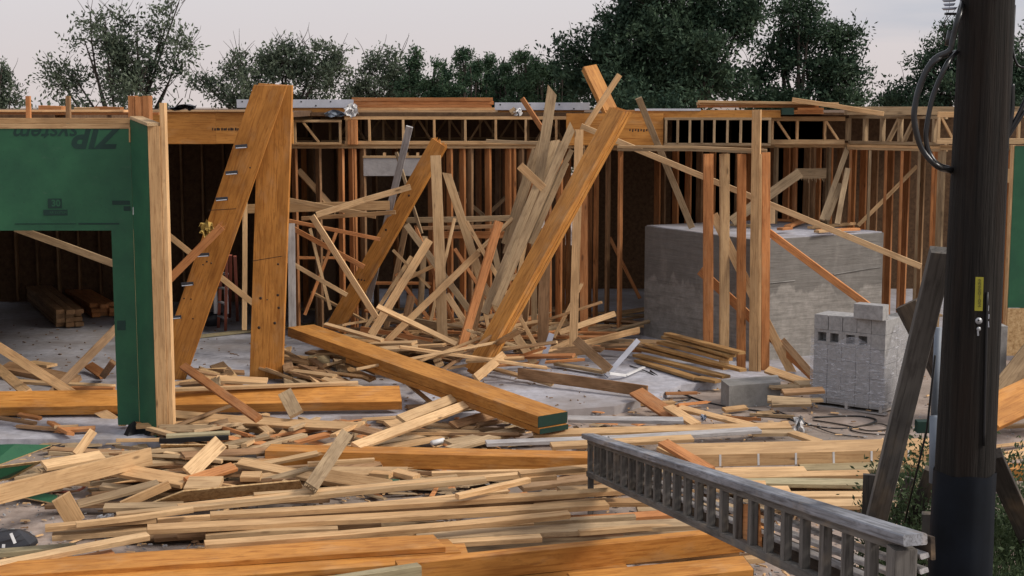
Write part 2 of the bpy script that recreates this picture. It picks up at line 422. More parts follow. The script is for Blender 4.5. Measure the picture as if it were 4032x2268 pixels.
def curve_pts(pts, n=24):
    pts = [Vector(p) for p in pts]; res = []
    m = len(pts) - 1
    for i in range(n + 1):
        f = i / n * m; k = min(int(f), m - 1); u = f - k
        p0 = pts[max(k-1, 0)]; p1 = pts[k]; p2 = pts[k+1]; p3 = pts[min(k+2, m)]
        res.append(0.5 * ((2*p1) + (p2-p0)*u + (2*p0-5*p1+4*p2-p3)*u*u + (3*p1-p0-3*p2+p3)*u**3))
    return res
def text_mesh(name, body, size, mat, mat4, parent, shear=0.0, bold=0.0, align='CENTER'):
    cu = bpy.data.curves.new(name, 'FONT'); cu.body = body; cu.size = size; cu.shear = shear; cu.offset = bold
    cu.align_x = align; cu.align_y = 'CENTER'; cu.resolution_u = 3; cu.extrude = 0.0006
    tmp = bpy.data.objects.new('tmp', cu); C.objects.link(tmp)
    bpy.context.view_layer.update()
    me = bpy.data.meshes.new_from_object(tmp.evaluated_get(bpy.context.evaluated_depsgraph_get()))
    bpy.data.objects.remove(tmp); bpy.data.curves.remove(cu)
    me.materials.clear(); me.materials.append(M[mat])
    o = bpy.data.objects.new(name, me); C.objects.link(o)
    place(o, mat4, parent); return o

# ================================================================== the setting: ground and slab
def sm(x):
    x = max(0.0, min(1.0, x)); return x * x * (3 - 2 * x)
def hnoise(x, y):
    return (math.sin(x*1.7 + 1.3*math.sin(y*0.9)) * math.sin(y*1.3 + 0.7*math.sin(x*1.1)) * 0.5
            + 0.3*math.sin(x*4.1 + y*2.3) * math.sin(y*3.7 - x*1.9) + 0.2*math.sin(x*9.3 - y*7.1) * math.sin(y*8.3 + x*5.9))
def gz(x, y):
    z = -0.10 + 0.030 * hnoise(x, y)
    z += 1.30 * sm((x - 1.75) / 0.8) * sm((10.4 - y) / 1.6)        # grassy bank the pole stands on
    return z
def axis_pts(lo, hi, step, far, g=1.45):
    a = list(np.arange(lo, hi + 1e-6, step)); s = step; x_ = lo; left = []
    while x_ > -far: s *= g; x_ -= s; left.append(x_)
    s = step; x_ = hi; right = []
    while x_ < far: s *= g; x_ += s; right.append(x_)
    return left[::-1] + a + right
gx = axis_pts(-10, 8, 0.3, 600); gy = axis_pts(2, 32, 0.3, 600)
vs = [(a, b, gz(a, b) if b < 60 and abs(a) < 40 else -0.1) for b in gy for a in gx]
nx = len(gx)
fs = [(j*nx + i, j*nx + i + 1, (j+1)*nx + i + 1, (j+1)*nx + i) for j in range(len(gy) - 1) for i in range(nx - 1)]
tag(mesh_obj('ground', vs, fs, 'dirt', smooth=True), kind='structure')

def prism(name, poly, z0, z1, mat, parent=None):
    n = len(poly)
    vs = [(a, b, z0) for a, b in poly] + [(a, b, z1) for a, b in poly]
    fs = [tuple(range(n - 1, -1, -1)), tuple(range(n, 2*n))] + [(i, (i+1) % n, n + (i+1) % n, n + i) for i in range(n)]
    return mesh_obj(name, vs, fs, mat, parent)
tag(prism('concrete_slab', [(-10.2, 16.55), (-3.5, 16.5), (-3.0, 17.1), (-2.1, 17.75), (-0.9, 17.9), (0.3, 18.0), (1.3, 18.35), (1.8, 18.9), (2.3, 19.75), (4.4, 20.9), (4.7, 22.4), (10, 22.3), (10, 32), (-10.2, 32)], -0.35, 0.0, 'slab'), kind='structure')

# ================================================================== framing helpers
def at_u(pl, pr, u, v=900):
    a = (u - 2016) / F; b = -(v - 1134) / F; s = a / (CP + b * SP)
    dx, dy = pr[0] - pl[0], pr[1] - pl[1]
    f = (s * pl[1] - pl[0]) / (dx - s * dy)
    return Vector((pl[0] + f*dx, pl[1] + f*dy, 0))
def wdir(pl, pr):
    d = Vector((pr[0] - pl[0], pr[1] - pl[1], 0)).normalized()
    return d, Vector((-d.y, d.x, 0))
def UX(u, Y, v=900):
    return P(u, v, Y).x
def stud_wall(name, label, pl, pr, ztop, us, w=0.14, mat='fir', pmat='pale', zbot=0.0, plates=2, bottom=True, mats=None, group=None, skew=35):
    """Bare stud wall from pl to pr: bottom plate, studs at the photo columns us, top plates."""
    d, n = wdir(pl, pr)
    e_ = empty(name, (pl[0], pl[1], zbot), label, 'wall', group)
    ns = Matrix.Rotation(R(skew), 3, 'Z') @ n
    A, B_ = Vector((pl[0], pl[1], 0)), Vector((pr[0], pr[1], 0))
    zt = ztop - 0.038 * plates
    for k in range(plates):
        z = ztop - 0.019 - 0.0385 * k
        board('top_plate', A + Vector((0, 0, z)), B_ + Vector((0, 0, z)), w + 0.004*(k % 2), 0.037, 'f', pmat, e_)
    if bottom:
        board('bottom_plate', A + Vector((0, 0, zbot + 0.019)), B_ + Vector((0, 0, zbot + 0.019)), w + 0.002, 0.037, 'f', 'dull', e_)
    for i, u in enumerate(us):
        p = at_u(pl, pr, u)
        lean = rnd.uniform(-0.015, 0.015)
        mt = mats[i % len(mats)] if mats else mat
        board('stud', p + Vector((0, 0, zbot + (0.038 if bottom else 0))), p + d*lean + Vector((0, 0, zt)), w, 0.042, tuple(ns), mt, e_, segs=2)
    return e_
def truss(name, label, pl, pr, z0, z1, us, mat='pale', diag=(), cd=0.089, ch=0.038, pw=0.089, pt=0.038, group=None):
    d, n = wdir(pl, pr)
    e_ = empty(name, (pl[0], pl[1], z0), label, 'truss', group)
    A, B_ = Vector((pl[0], pl[1], 0)), Vector((pr[0], pr[1], 0))
    board('top_chord', A + Vector((0, 0, z1 - ch/2)), B_ + Vector((0, 0, z1 - ch/2)), cd, ch, 'f', mat, e_)
    board('bottom_chord', A + Vector((0, 0, z0 + ch/2)), B_ + Vector((0, 0, z0 + ch/2)), cd, ch, 'f', mat, e_)
    for u in us:
        p = at_u(pl, pr, u, 520)
        board('web_post', p + Vector((0, 0, z0 + ch)), p + Vector((0, 0, z1 - ch)), pw, pt, tuple(n), mat, e_, segs=1)
    for (u0, u1) in diag:
        a, b = at_u(pl, pr, u0, 520), at_u(pl, pr, u1, 520)
        board('web_brace', a + Vector((0, 0, z0 + ch)), b + Vector((0, 0, z1 - ch)), pw*0.9, pt*0.9, tuple(n), mat, e_, segs=1)
    return e_

# ================================================================== garage on the left
ZT = P(300, 507, 17.0).z            # underside of the plates
xj0, xj1 = UX(438, 17.0), UX(524, 17.0)
zh = P(300, 908, 17.0).z
gw = empty('garage_wall', (xj0, 17.0, 0), 'green sheathed garage front wall with printed panel and wide opening', 'wall')
pl_ = [(-9.4, zh), (xj0, zh), (xj0, 0.06), (xj1, 0.06), (xj1, ZT), (-9.4, ZT)]
mesh_obj('sheathing_panel', [(a0 - xj0, y0, b0) for y0 in (0.0, 0.012) for (a0, b0) in pl_],
         [(0, 1, 4, 5), (1, 2, 3, 4), (11, 10, 7, 6), (10, 9, 8, 7)] + [(i, i + 6, (i + 1) % 6 + 6, (i + 1) % 6) for i in range(6)], 'zip', gw)
box('sheathing_strip', (-9.4, 17.0, 0.06), (-8.9, 17.012, zh - 0.002), 'zip', gw)
box('header', (-9.4, 17.014, zh + 0.004), (xj0 + 0.05, 17.15, zh + 0.29), 'pale', gw)
for xs in (xj0 + 0.022, xj0 + 0.064, xj1 - 0.03, -8.93):
    box('stud', (xs - 0.019, 17.014, 0.04), (xs + 0.019, 17.154, zh - 0.002), 'pale', gw)
for k in range(11):
    xs = -9.2 + k * 0.45
    box('cripple_stud', (xs - 0.019, 17.014, zh + 0.292), (xs + 0.019, 17.15, ZT - 0.002), 'pale', gw)
board('top_plate', Vector((-9.4, 17.07, ZT + 0.030)), Vector((xj1, 17.07, ZT + 0.030)), 0.15, 0.058, 'f', 'pale', gw, bow=0.0)
board('top_plate', Vector((-9.4, 17.07, ZT + 0.092)), Vector((xj1, 17.07, ZT + 0.092)), 0.145, 0.06, 'f', 'pale', gw)
for u_, v0, m_ in ((115, 378, 'fir'), (272, 378, 'brown')):
    x_ = UX(u_, 17.05, 420)
    box('nailed_block', (x_ - 0.025, 17.0, ZT + 0.122), (x_ + 0.025, 17.05, P(u_, v0, 17.0).z), m_, gw)
# return stub towards the camera
rp0 = Vector((xj1 + 0.004, 17.0, 0)); rp1 = Vector((UX(591, 16.62), 16.62, 0))
dr = (rp1 - rp0).normalized(); nr = Vector((-dr.y, dr.x, 0))
zr0, zr1 = P(530, 470, 17.0).z, P(600, 497, 16.62).z
vs = []
for (pp, zt_) in ((rp0, zr0), (rp1, zr1)):
    for off in (0, 0.012):
        q_ = pp + nr * off; vs += [(q_.x, q_.y, 0.0), (q_.x, q_.y, zt_)]
fs = [(0, 1, 5, 4), (2, 6, 7, 3), (1, 3, 7, 5), (0, 4, 6, 2), (0, 2, 3, 1), (4, 5, 7, 6)]
mesh_obj('return_panel', [Vector(v) - gw.location for v in vs], fs, 'zip', gw)
pxa, pxb, pxc = UX(592, 16.62), UX(641, 16.62), UX(660, 16.62)
ze = P(620, 497, 16.62).z
box('end_stud', (pxa + 0.004, 16.615, 0.02), (pxb - 0.004, 16.655, ze), 'pale', gw)
box('end_stud', (pxb, 16.628, 0.02), (pxc, 16.76, P(650, 405, 16.62).z), 'pale', gw)
board('stub_cap', Vector((rp0.x + 0.07, 17.0, zr0 + 0.02)), Vector(((pxa + pxb)/2 + 0.005, 16.60, ze + 0.020)), 0.15, 0.036, 'f', 'dull', gw)
box('edge_strip', (UX(520, 16.99) , 16.985, P(520, 560, 17).z), (UX(526, 16.99), 16.997, P(520, 500, 17).z), 'pale', gw)
box('edge_strip', (UX(526, 16.99), 16.985, P(520, 845, 17).z), (UX(531, 16.99), 16.997, P(520, 815, 17).z), 'white', gw)
# triple post on top of the corner
tp = empty('corner_post', (UX(540, 17.1, 420), 17.1, ZT + 0.125), 'red-brown built-up post stub on top of the green wall corner', 'post')
for k, (u0, u1) in enumerate(((502, 529), (530, 557), (558, 585))):
    box('post_ply', (UX(u0, 17.0, 420), 17.03 - 0.004*k, ZT + 0.13 - 0.02*k), (UX(u1, 17.0, 420) - 0.002, 17.2, P(540, 377 + 3*(k % 2), 17.0).z), 'fir', tp)
# printing on the sheathing
def on_wall(u, v, rot=0.0, y=16.9985):
    return Matrix.Translation(Vector((UX(u, y, v), y, P(u, v, y).z))) @ Matrix.Rotation(R(90), 4, 'X') @ Matrix.Rotation(R(rot), 4, 'Z')
text_mesh('printed_lettering', 'ZIP', 0.37, 'zipink', on_wall(392, 534, 180), gw, shear=0.3, bold=0.012)
text_mesh('printed_lettering', 'system', 0.27, 'zipink', on_wall(186, 521, 180), gw, shear=0.3, bold=0.003)
box('printed_box', (UX(193, 17), 16.9975, P(215, 820, 17).z), (UX(247, 17), 16.9990, P(215, 782, 17).z), 'zipink', gw)
text_mesh('printed_lettering', '30', 0.105, 'zip', on_wall(220, 801, 0, 16.9965), gw, bold=0.004)
box('printed_box', (UX(174, 17), 16.9975, P(215, 848, 17).z), (UX(268, 17), 16.9990, P(215, 826, 17).z), 'zipink', gw)
text_mesh('printed_lettering', 'YEAR SYSTEM', 0.040, 'zip', on_wall(221, 837, 0, 16.9965), gw)
for (u0, u1, v0, v1) in ((446, 515, 790, 806), (490, 517, 812, 830), (448, 482, 1262, 1300), (60, 300, 880, 883), (310, 470, 878, 884)):
    box('printed_strip', (UX(u0, 17), 16.9975, P(215, v1, 17).z), (UX(u1, 17), 16.9990, P(215, v0, 17).z), 'zipink', gw)
# corner flashing boots at the foot of the wall
ft = empty('foot_flashing', (UX(560, 16.8), 16.8, -0.1), 'black crumpled flashing at the foot of the green wall corner', 'flashing')
vs = []; 
for i in range(9):
    a = i / 8
    vs += [(-0.3 + 0.62*a, -0.16 - 0.07*math.sin(i*2.1), 0.02 + 0.02*(i % 3)), (-0.25 + 0.55*a, 0.06, 0.19 + 0.05*math.sin(i*1.7))]
mesh_obj('flashing_sheet', vs, [(2*i, 2*i+2, 2*i+3, 2*i+1) for i in range(8)], 'black', ft)

# garage shell: deck over it, rear and side walls
XG1 = -3.25
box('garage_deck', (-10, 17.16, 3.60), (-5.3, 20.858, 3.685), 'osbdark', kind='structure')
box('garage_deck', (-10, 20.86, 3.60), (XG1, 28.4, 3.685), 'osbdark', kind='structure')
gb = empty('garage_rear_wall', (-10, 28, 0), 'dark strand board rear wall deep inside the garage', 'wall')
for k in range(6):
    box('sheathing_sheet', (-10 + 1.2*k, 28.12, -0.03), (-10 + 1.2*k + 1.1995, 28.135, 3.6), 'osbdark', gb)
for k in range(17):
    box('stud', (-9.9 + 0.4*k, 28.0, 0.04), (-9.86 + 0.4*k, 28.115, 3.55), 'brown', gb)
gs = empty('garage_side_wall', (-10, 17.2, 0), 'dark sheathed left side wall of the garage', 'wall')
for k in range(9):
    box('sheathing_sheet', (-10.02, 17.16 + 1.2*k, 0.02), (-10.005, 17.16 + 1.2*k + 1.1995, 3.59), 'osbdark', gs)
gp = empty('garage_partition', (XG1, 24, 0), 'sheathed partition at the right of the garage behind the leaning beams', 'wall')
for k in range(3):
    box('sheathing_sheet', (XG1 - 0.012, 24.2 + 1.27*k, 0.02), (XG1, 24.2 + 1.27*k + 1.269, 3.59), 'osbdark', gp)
# header beam right of the pier
hb = empty('header_beam', P(660, 500, 20.7), 'orange laminated header beam running right from the green wall top', 'beam')
zb0, zb1 = P(800, 567, 20.7).z, P(800, 441, 20.7).z
box('beam_ply', (UX(600, 20.7, 500), 20.7, zb0), (UX(850, 20.7, 500) - 0.002, 20.745, zb1), 'lvl', hb)
box('beam_ply', (UX(850, 20.7, 500), 20.702, zb0 + 0.004), (UX(1152, 20.7, 500), 20.745, zb1 - 0.003), 'lvl', hb)
box('beam_ply', (UX(600, 20.7, 500), 20.747, zb0), (UX(1152, 20.7, 500), 20.792, zb1), 'lvl', hb)
for k in range(14):
    x_ = UX(835 + 9*k, 20.7, 508)
    box('stamp_mark', (x_, 20.6985, P(800, 514, 20.7).z), (x_ + 0.016 + 0.008*(k % 3), 20.6997, P(800, 503 + (k % 2)*2, 20.7).z), 'ink', hb)
box('roof_edge_board', (UX(600, 20.7, 440), 20.65, zb1 + 0.002), (UX(1000, 20.7, 440), 20.85, zb1 + 0.026), 'pale', hb)

# ================================================================== middle rear wall and its floor truss
ZPL = 3.10
WM0, WM1 = (UX(1140, 24.0), 24.0), (UX(2300, 24.0), 24.0)
mw = stud_wall('stud_wall', 'long red stud wall across the back behind the collapsed beams', WM0, WM1, P(1500, 573, 24).z + 0.03,
          [1165, 1258, 1345, 1388, 1396, 1432, 1700, 1772, 1822, 1850, 1925, 2003, 2022, 2048, 2085, 2160, 2200, 2285], mats=['fir', 'brown', 'fir', 'fir'])
zg0, zg1 = P(1500, 692, 24).z, P(1500, 622, 24).z
box('grey_header', (UX(1436, 24), 23.93, zg0), (UX(1698, 24), 24.05, zg1), 'greypanel', mw)
for u_ in (1518, 1606, 1648):
    x_ = UX(u_, 24); box('cripple_stud', (x_ - 0.02, 23.94, zg1 + 0.04), (x_ + 0.02, 24.06, ZPL - 0.09), 'pale', mw)
box('header_plate', (UX(1434, 24), 23.92, zg1 + 0.002), (UX(1700, 24), 24.06, zg1 + 0.038), 'pale', mw)
for (u0, u1, v_) in ((1440, 1700, 1110), (1165, 1345, 1010)):
    z_ = P(1500, v_, 24).z
    box('blocking', (UX(u0, 24), 23.95, z_ - 0.04), (UX(u1, 24), 24.05, z_), 'fir', mw)
zt0, zt1 = P(1500, 566, 24).z + 0.02, P(1500, 457, 24).z
truss('floor_truss', 'pale open floor truss along the top of the middle rear wall', (UX(1358, 23.95, 500), 23.95), (UX(2300, 23.95, 500), 23.95), ZPL + 0.04, zt1,
      [1366, 1455, 1588, 1710, 1832, 1952, 2070, 2190], ch=0.055)
truss('floor_truss', 'short pale truss end with slanting webs right of the twin leaning beams', (UX(1140, 23.9, 500), 23.9), (UX(1345, 23.9, 500), 23.9), ZPL + 0.04, zt1 - 0.06,
      [1162, 1340], diag=[(1255, 1195)])
tb = empty('truss_end_post', (UX(1385, 23.9), 23.9, ZPL), 'red stacked studs in the truss band above the gray header', 'post')
for k, u_ in enumerate((1375, 1388, 1401)):
    x_ = UX(u_, 23.86, 520); box('stud_block', (x_ - 0.024, 23.84, ZPL + 0.045), (x_ + 0.024, 23.98, zt1 - 0.06), 'fir', tb)
for j, yy in enumerate((25.2, 27.2)):
    us = [1330 + 260*k + 120*j for k in range(5)]
    truss('floor_truss', ('first', 'second', 'third')[j] + ' inner floor truss in the dark behind the middle truss band', (UX(1150, yy, 500), yy), (UX(2420, yy, 500), yy), ZPL + 0.04, 3.56,
          [u_ + 180 for u_ in us] + [u_ - 30 for u_ in us], mat='dull', diag=[(u_, u_ + 50) for u_ in us] + [(u_ + 108, u_ + 58) for u_ in us], group='inner trusses')
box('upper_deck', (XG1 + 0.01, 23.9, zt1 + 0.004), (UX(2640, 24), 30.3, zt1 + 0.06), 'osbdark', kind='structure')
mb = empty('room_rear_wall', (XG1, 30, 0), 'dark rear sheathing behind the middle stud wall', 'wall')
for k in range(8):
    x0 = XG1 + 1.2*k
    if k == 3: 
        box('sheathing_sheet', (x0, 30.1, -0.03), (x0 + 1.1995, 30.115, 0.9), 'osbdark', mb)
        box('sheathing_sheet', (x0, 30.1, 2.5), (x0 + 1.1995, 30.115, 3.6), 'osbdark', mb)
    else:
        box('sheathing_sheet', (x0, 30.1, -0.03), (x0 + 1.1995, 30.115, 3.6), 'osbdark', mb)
stud_wall('stud_wall', 'inner stud row in the gloom behind the middle rear wall', (UX(1150, 27.0), 27.0), (UX(2230, 27.0), 27.0), 3.1,
          [1200, 1228, 1300, 1330, 1415, 1480, 1560, 1610, 1745, 1800, 1885, 1960, 1990, 2070, 2120, 2180], mats=['fir', 'brown'], pmat='brown')

# turned stud wall right of the fallen beams
stud_wall('stud_wall', 'short turned wall of wide red studs left of the concrete block', (UX(2205, 25.6), 25.6), (UX(2462, 23.9), 23.9), 3.12,
          [2216, 2238, 2306, 2320, 2346, 2392, 2442], mats=['fir', 'fir', 'brown'], w=0.14)
rb = empty('rim_beam', P(2450, 500, 23.4), 'stamped orange rim beam above the wide red studs', 'beam')
box('beam_ply', (UX(2230, 23.4, 500), 23.4, P(2450, 572, 23.4).z), (UX(2612, 23.4, 500), 23.445, P(2450, 447, 23.4).z), 'lvl', rb)
box('beam_ply', (UX(2230, 23.4, 500), 23.447, P(2450, 572, 23.4).z), (UX(2612, 23.4, 500), 23.49, P(2450, 449, 23.4).z), 'lvl', rb)
for k in range(9):
    x_ = UX(2478 + 11*k, 23.4, 515)
    box('stamp_mark', (x_, 23.3985, P(2450, 516 + (k % 2)*3, 23.4).z), (x_ + 0.022, 23.3997, P(2450, 508, 23.4).z), 'ink', rb)

# ================================================================== right wing
truss('ladder_truss', 'ladder-like truss of close posts right of the stamped rim beam', (UX(2616, 23.4, 500), 23.4), (UX(3036, 23.2, 500), 23.2), P(2800, 572, 23.4).z, P(2800, 463, 23.4).z,
      [2622, 2668, 2716, 2764, 2812, 2864, 2916, 3030], mat='dull', pw=0.13)
stud_wall('stud_wall', 'dim red stud row behind the concrete block', (UX(2575, 26.2), 26.2), (UX(3720, 26.2), 26.2), P(2800, 580, 23.4).z - 0.02,
          [2588, 2608, 2660, 2706, 2752, 2800, 2850, 2900, 2948, 2990, 3040, 3090, 3120, 3170, 3215, 3262, 3300, 3350, 3395, 3440, 3500, 3560, 3620, 3680], mats=['fir', 'brown', 'fir'])
stud_wall('stud_wall', 'pale window wall with a header behind the block and long diagonal brace', (UX(3045, 24.4), 24.4), (UX(3330, 24.1), 24.1), P(3200, 562, 24.2).z,
          [3052, 3128, 3200, 3254], mats=['dull', 'fir', 'brown', 'dull'], w=0.09)
truss('floor_truss', 'pale floor truss with three bright posts over the window wall', (UX(3036, 23.9, 500), 23.9), (UX(3325, 23.9, 500), 23.9), P(3200, 568, 23.9).z, P(3200, 458, 23.9).z,
      [3040, 3138, 3247], ch=0.075, diag=[(3110, 3060), (3300, 3250)])
hd = empty('window_header', P(3190, 684, 24.0), 'pale plank header with a frayed lower edge behind the block', 'header')
board('header_plank', P(3130, 683, 24.0), P(3253, 683, 24.0), 0.165, 0.04, 'e', 'dull', hd)
for k in range(12):
    u_ = 3135 + 10*k
    board('frayed_fibre', P(u_, 700, 23.98), P(u_ + rnd.uniform(-5, 5), 712 + rnd.uniform(-4, 8), 23.98), 0.012, 0.006, 'c', 'dull', hd, segs=1)
RW0, RW1 = (UX(3335, 24.0), 24.0), (UX(3712, 22.9), 22.9)
stud_wall('stud_wall', 'orange stud wall angled towards the utility pole', RW0, RW1, P(3500, 574, 23.4).z,
          [3342, 3418, 3482, 3545, 3609, 3668, 3678, 3688, 3698], mats=['fir', 'dull', 'fir'], skew=30)
truss('ladder_truss', 'ladder-like truss band over the angled orange stud wall', RW0, RW1, P(3500, 570, 23.4).z, P(3500, 455, 23.4).z,
      [3340, 3408, 3475, 3545, 3607, 3680], mat='dull', diag=[(3500, 3540), (3560, 3600)], pw=0.13, ch=0.05)
stud_wall('stud_wall', 'pale stud wall seen right of the utility pole', (UX(3690, 22.8), 22.8), (UX(4200, 22.6), 22.6), P(3950, 572, 22.7).z,
          [3700, 3760, 3820, 3880, 3940, 3972, 4040, 4110], mats=['dull', 'fir'], w=0.09)
truss('floor_truss', 'pale floor truss behind and right of the utility pole', (UX(3690, 22.7, 500), 22.7), (UX(4200, 22.5, 500), 22.5), P(3950, 566, 22.7).z, P(3950, 440, 22.7).z,
      [3695, 3790, 3880, 3960, 4010, 4100], ch=0.085, diag=[(3750, 3705), (3860, 3810), (4090, 4030)])
gr_ = empty('sheathed_pier', (UX(4010, 21.5), 21.5, 0), 'green sheathed wall end at the right edge beyond the pole', 'wall')
box('sheathing_panel', (UX(3982, 21.5), 21.5, P(4000, 1212, 21.5).z), (UX(4300, 21.5), 21.512, P(4000, 575, 21.5).z), 'zip', gr_)
box('base_panel', (UX(3982, 21.5), 21.502, 0.1), (UX(4300, 21.5), 21.512, P(4000, 1214, 21.5).z), 'osb', gr_)
box('edge_stud', (UX(3976, 21.5), 21.513, 0.02), (UX(3986, 21.5), 21.62, P(4000, 572, 21.5).z), 'pale', gr_)
box('window_header', (UX(3935, 22.6), 22.5, P(3950, 718, 22.6).z), (UX(3985, 22.6), 22.6, P(3950, 665, 22.6).z), 'pale', gr_)
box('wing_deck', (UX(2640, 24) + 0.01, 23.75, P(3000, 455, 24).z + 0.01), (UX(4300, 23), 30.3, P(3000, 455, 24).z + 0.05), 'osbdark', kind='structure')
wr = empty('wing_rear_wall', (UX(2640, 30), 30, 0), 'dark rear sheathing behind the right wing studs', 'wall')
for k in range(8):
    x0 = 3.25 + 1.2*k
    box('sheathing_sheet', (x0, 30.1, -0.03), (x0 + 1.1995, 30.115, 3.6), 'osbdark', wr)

# free-standing stud fragment in front of the block
YF = 20.85
fw = empty('stud_wall_fragment', P(2960, 1470, YF), 'free-standing fragment of red studs in front of the concrete block', 'wall')
for (u0, u1, vt, vb, m_, dy) in ((2769, 2810, 606, 1400, 'fir', 0.45), (2833, 2873, 606, 1440, 'pale', 0.35), (2902, 2938, 606, 1450, 'fir', 0.2), (2996, 3032, 600, 1474, 'fir', 0.04)):
    y_ = YF + dy
    uc = (u0 + u1) / 2
    board('stud', P(uc - 2, vb, 0.0 + 0.12 if m_ == 'x' else y_), P(uc, vt, y_), (u1 - u0) / 280, 0.045, 'c', m_, fw, roll=24)
board('tall_post', P(2966, 1474, YF - 0.05), P(2980, 432, YF - 0.05), 0.125, 0.05, 'c', 'pale', fw, roll=-18)
board('post_edge', P(2990, 1476, YF - 0.06), P(2994, 606, YF - 0.06), 0.04, 0.09, 'c', 'pale', fw)
for k, (v0, v1) in enumerate(((592, 601), (580, 592))):
    board('top_plate', P(2432, v0 - 2, YF + 0.6), P(3020, v1, YF + 0.15), 0.10, 0.036, 'f', ('dull', 'pale')[k], fw, bow=-0.02)
pf = empty('concrete_footing', P(2940, 1590, -0.08), 'small rough concrete footing with a treated plate under the stud fragment', 'footing')
a_, b_, c_ = P(2870, 1606, -0.08), P(3072, 1590, -0.08), P(2838, 1580, -0.08)
zt_ = P(2860, 1520, a_.y).z
dvec = (c_ - a_); poly = [(a_.x, a_.y), (b_.x, b_.y), (b_.x + dvec.x + 0.1, b_.y + dvec.y + 0.1), (c_.x, c_.y)]
o_ = prism('footing_block', [(p_[0] - pf.location.x, p_[1] - pf.location.y) for p_ in poly], -0.1, zt_ - pf.location.z, 'concrete', pf)
board('treated_plate', P(2830, 1490, 20.6), P(3020, 1474, 20.7), 0.14, 0.04, 'f', 'treated', pf)

# ================================================================== the concrete block
cA, cB, cD = P(2540, 897, 24.0), P(2975, 953, 21.55), P(3480, 902, 22.8)
cb_ = Vector((cA.x + cD.x - cB.x, cA.y + cD.y - cB.y, 0))
ztop = (cA.z + cB.z + cD.z) / 3
quad = [Vector((p_.x, p_.y, 0)) for p_ in (cB, cD, cb_, cA)]
ce = empty('concrete_block', quad[0], 'large board-formed concrete block standing in the right wing', 'block')
vs, fs = [], []
NU, NV = 10, 8
rr = random.Random(4)
for s_ in range(4):
    p0, p1 = quad[s_], quad[(s_ + 1) % 4]
    nrm = Vector((p1.y - p0.y, p0.x - p1.x, 0)).normalized()
    base = len(vs)
    for j in range(NV + 1):
        zz = ztop * j / NV
        step = 0.004 * ((j * 7 + s_) % 3 - 1)
        for i in range(NU + 1):
            ed = 0 if i in (0, NU) or j in (0, NV) else 1
            p_ = p0.lerp(p1, i / NU) + nrm * (ed * (step + rr.uniform(-0.006, 0.006)))
            vs.append((p_.x - quad[0].x, p_.y - quad[0].y, zz + ed * 0.03 * math.sin(i * 0.9 + j)))
    for j in range(NV):
        for i in range(NU):
            k = base + j*(NU+1) + i
            fs.append((k, k + 1, k + NU + 2, k + NU + 1))
top = [base_ * (NU+1) * (NV+1) + NV*(NU+1) for base_ in range(4)]
fs.append(tuple(top))
mesh_obj('block_body', vs, fs, 'block', ce)
# lighter skim on top and thin form-board fins on the right face
def on_face(f, z, out_=0.0):
    p_ = quad[0].lerp(quad[1], f); nn = Vector((quad[1].y - quad[0].y, quad[0].x - quad[1].x, 0)).normalized()
    return Vector((p_.x, p_.y, z)) + nn * out_
pv = [q_ * 0.985 + sum(quad, Vector()) / 4 * 0.015 for q_ in quad]
mesh_obj('top_skim', [(p_.x - quad[0].x, p_.y - quad[0].y, ztop + 0.004 + 0.012*(k % 2)) for k, p_ in enumerate(pv)] + [(p_.x - quad[0].x, p_.y - quad[0].y, ztop - 0.02) for p_ in pv],
         [(0, 1, 2, 3), (0, 4, 5, 1), (1, 5, 6, 2), (2, 6, 7, 3), (3, 7, 4, 0)], 'slab', ce)
for (f0, f1, z0, z1) in ((0.05, 0.30, 1.16, 1.17), (0.60, 0.98, 1.22, 1.28)):
    board('form_fin', on_face(f0, z0, 0.012), on_face(f1, z1, 0.012), 0.014, 0.012, 'e', 'concrete', ce, bow=rnd.uniform(-0.0, 0.0))

# ================================================================== big laminated beams
def beam(label, p, q, plies, mode='f', roll=0.0, mat='lvl', ends=(0, 0), name='laminated_beam', off=None, **kw):
    """Laminated beam built of plies [(width, thickness, offset across, offset along start, offset along end)]."""
    e_ = empty(name, p.copy() if p.z < q.z else q.copy(), label, 'beam')
    m, L = frame(p, q, mode, roll)
    ax = [Vector((m[0][i], m[1][i], m[2][i])) for i in range(3)]
    for (w_, t_, n_off, s0, s1) in plies:
        a = p + ax[2]*n_off + ax[0]*s0; b = q + ax[2]*n_off + ax[0]*s1
        board('ply', a, b, w_, t_, tuple(ax[1]), mat, e_, ch=0.004, **kw)
        for k, on in enumerate(ends):
            if on:
                c_ = a if k == 0 else b; sg = -1 if k == 0 else 1
                board('sealed_end', c_ + ax[0]*(sg*0.001), c_ + ax[0]*(sg*0.005), w_ - 0.004, t_ - 0.004, tuple(ax[1]), 'endgreen', e_, segs=1)
    return e_, ax, L

# the inverted V of two leaning beams at the left
eA, axA, LA = beam('tall orange beam leaning right with steel hangers down its left edge', P(668, 1492, 20.15), P(1074, 315, 19.75), [(0.42, 0.045, 0, 0, 0)], 'c', roll=-8, mat='lvl', ends=(1, 0), cut=(-0.1, -0.36))
pA, qA = P(668, 1492, 20.15), P(1074, 315, 19.75)
for (u_, v_) in ((950, 580), (912, 684), (873, 787), (800, 1008), (738, 1122), (690, 1253)):
    s_ = board('hanger_strap', P(u_ - 24, v_ - 2, 19.76), P(u_ + 24, v_ - 6, 19.78), 0.05, 0.03, 'c', 'bag', eA, segs=1)
    board('hanger_glint', P(u_ - 22, v_ + 3, 19.72), P(u_ + 20, v_ + 0, 19.74), 0.012, 0.02, 'c', 'steel', s_, segs=1)  # bright strip painted as a glint on the dark strap
eB, _, _ = beam('upright orange beam propped against the tall leaning one', P(1050, 1499, 20.25), P(1086, 332, 20.1), [(0.46, 0.09, 0, 0, 0)], 'c', roll=-12, ends=(1, 0), cut=(-0.12, 0))
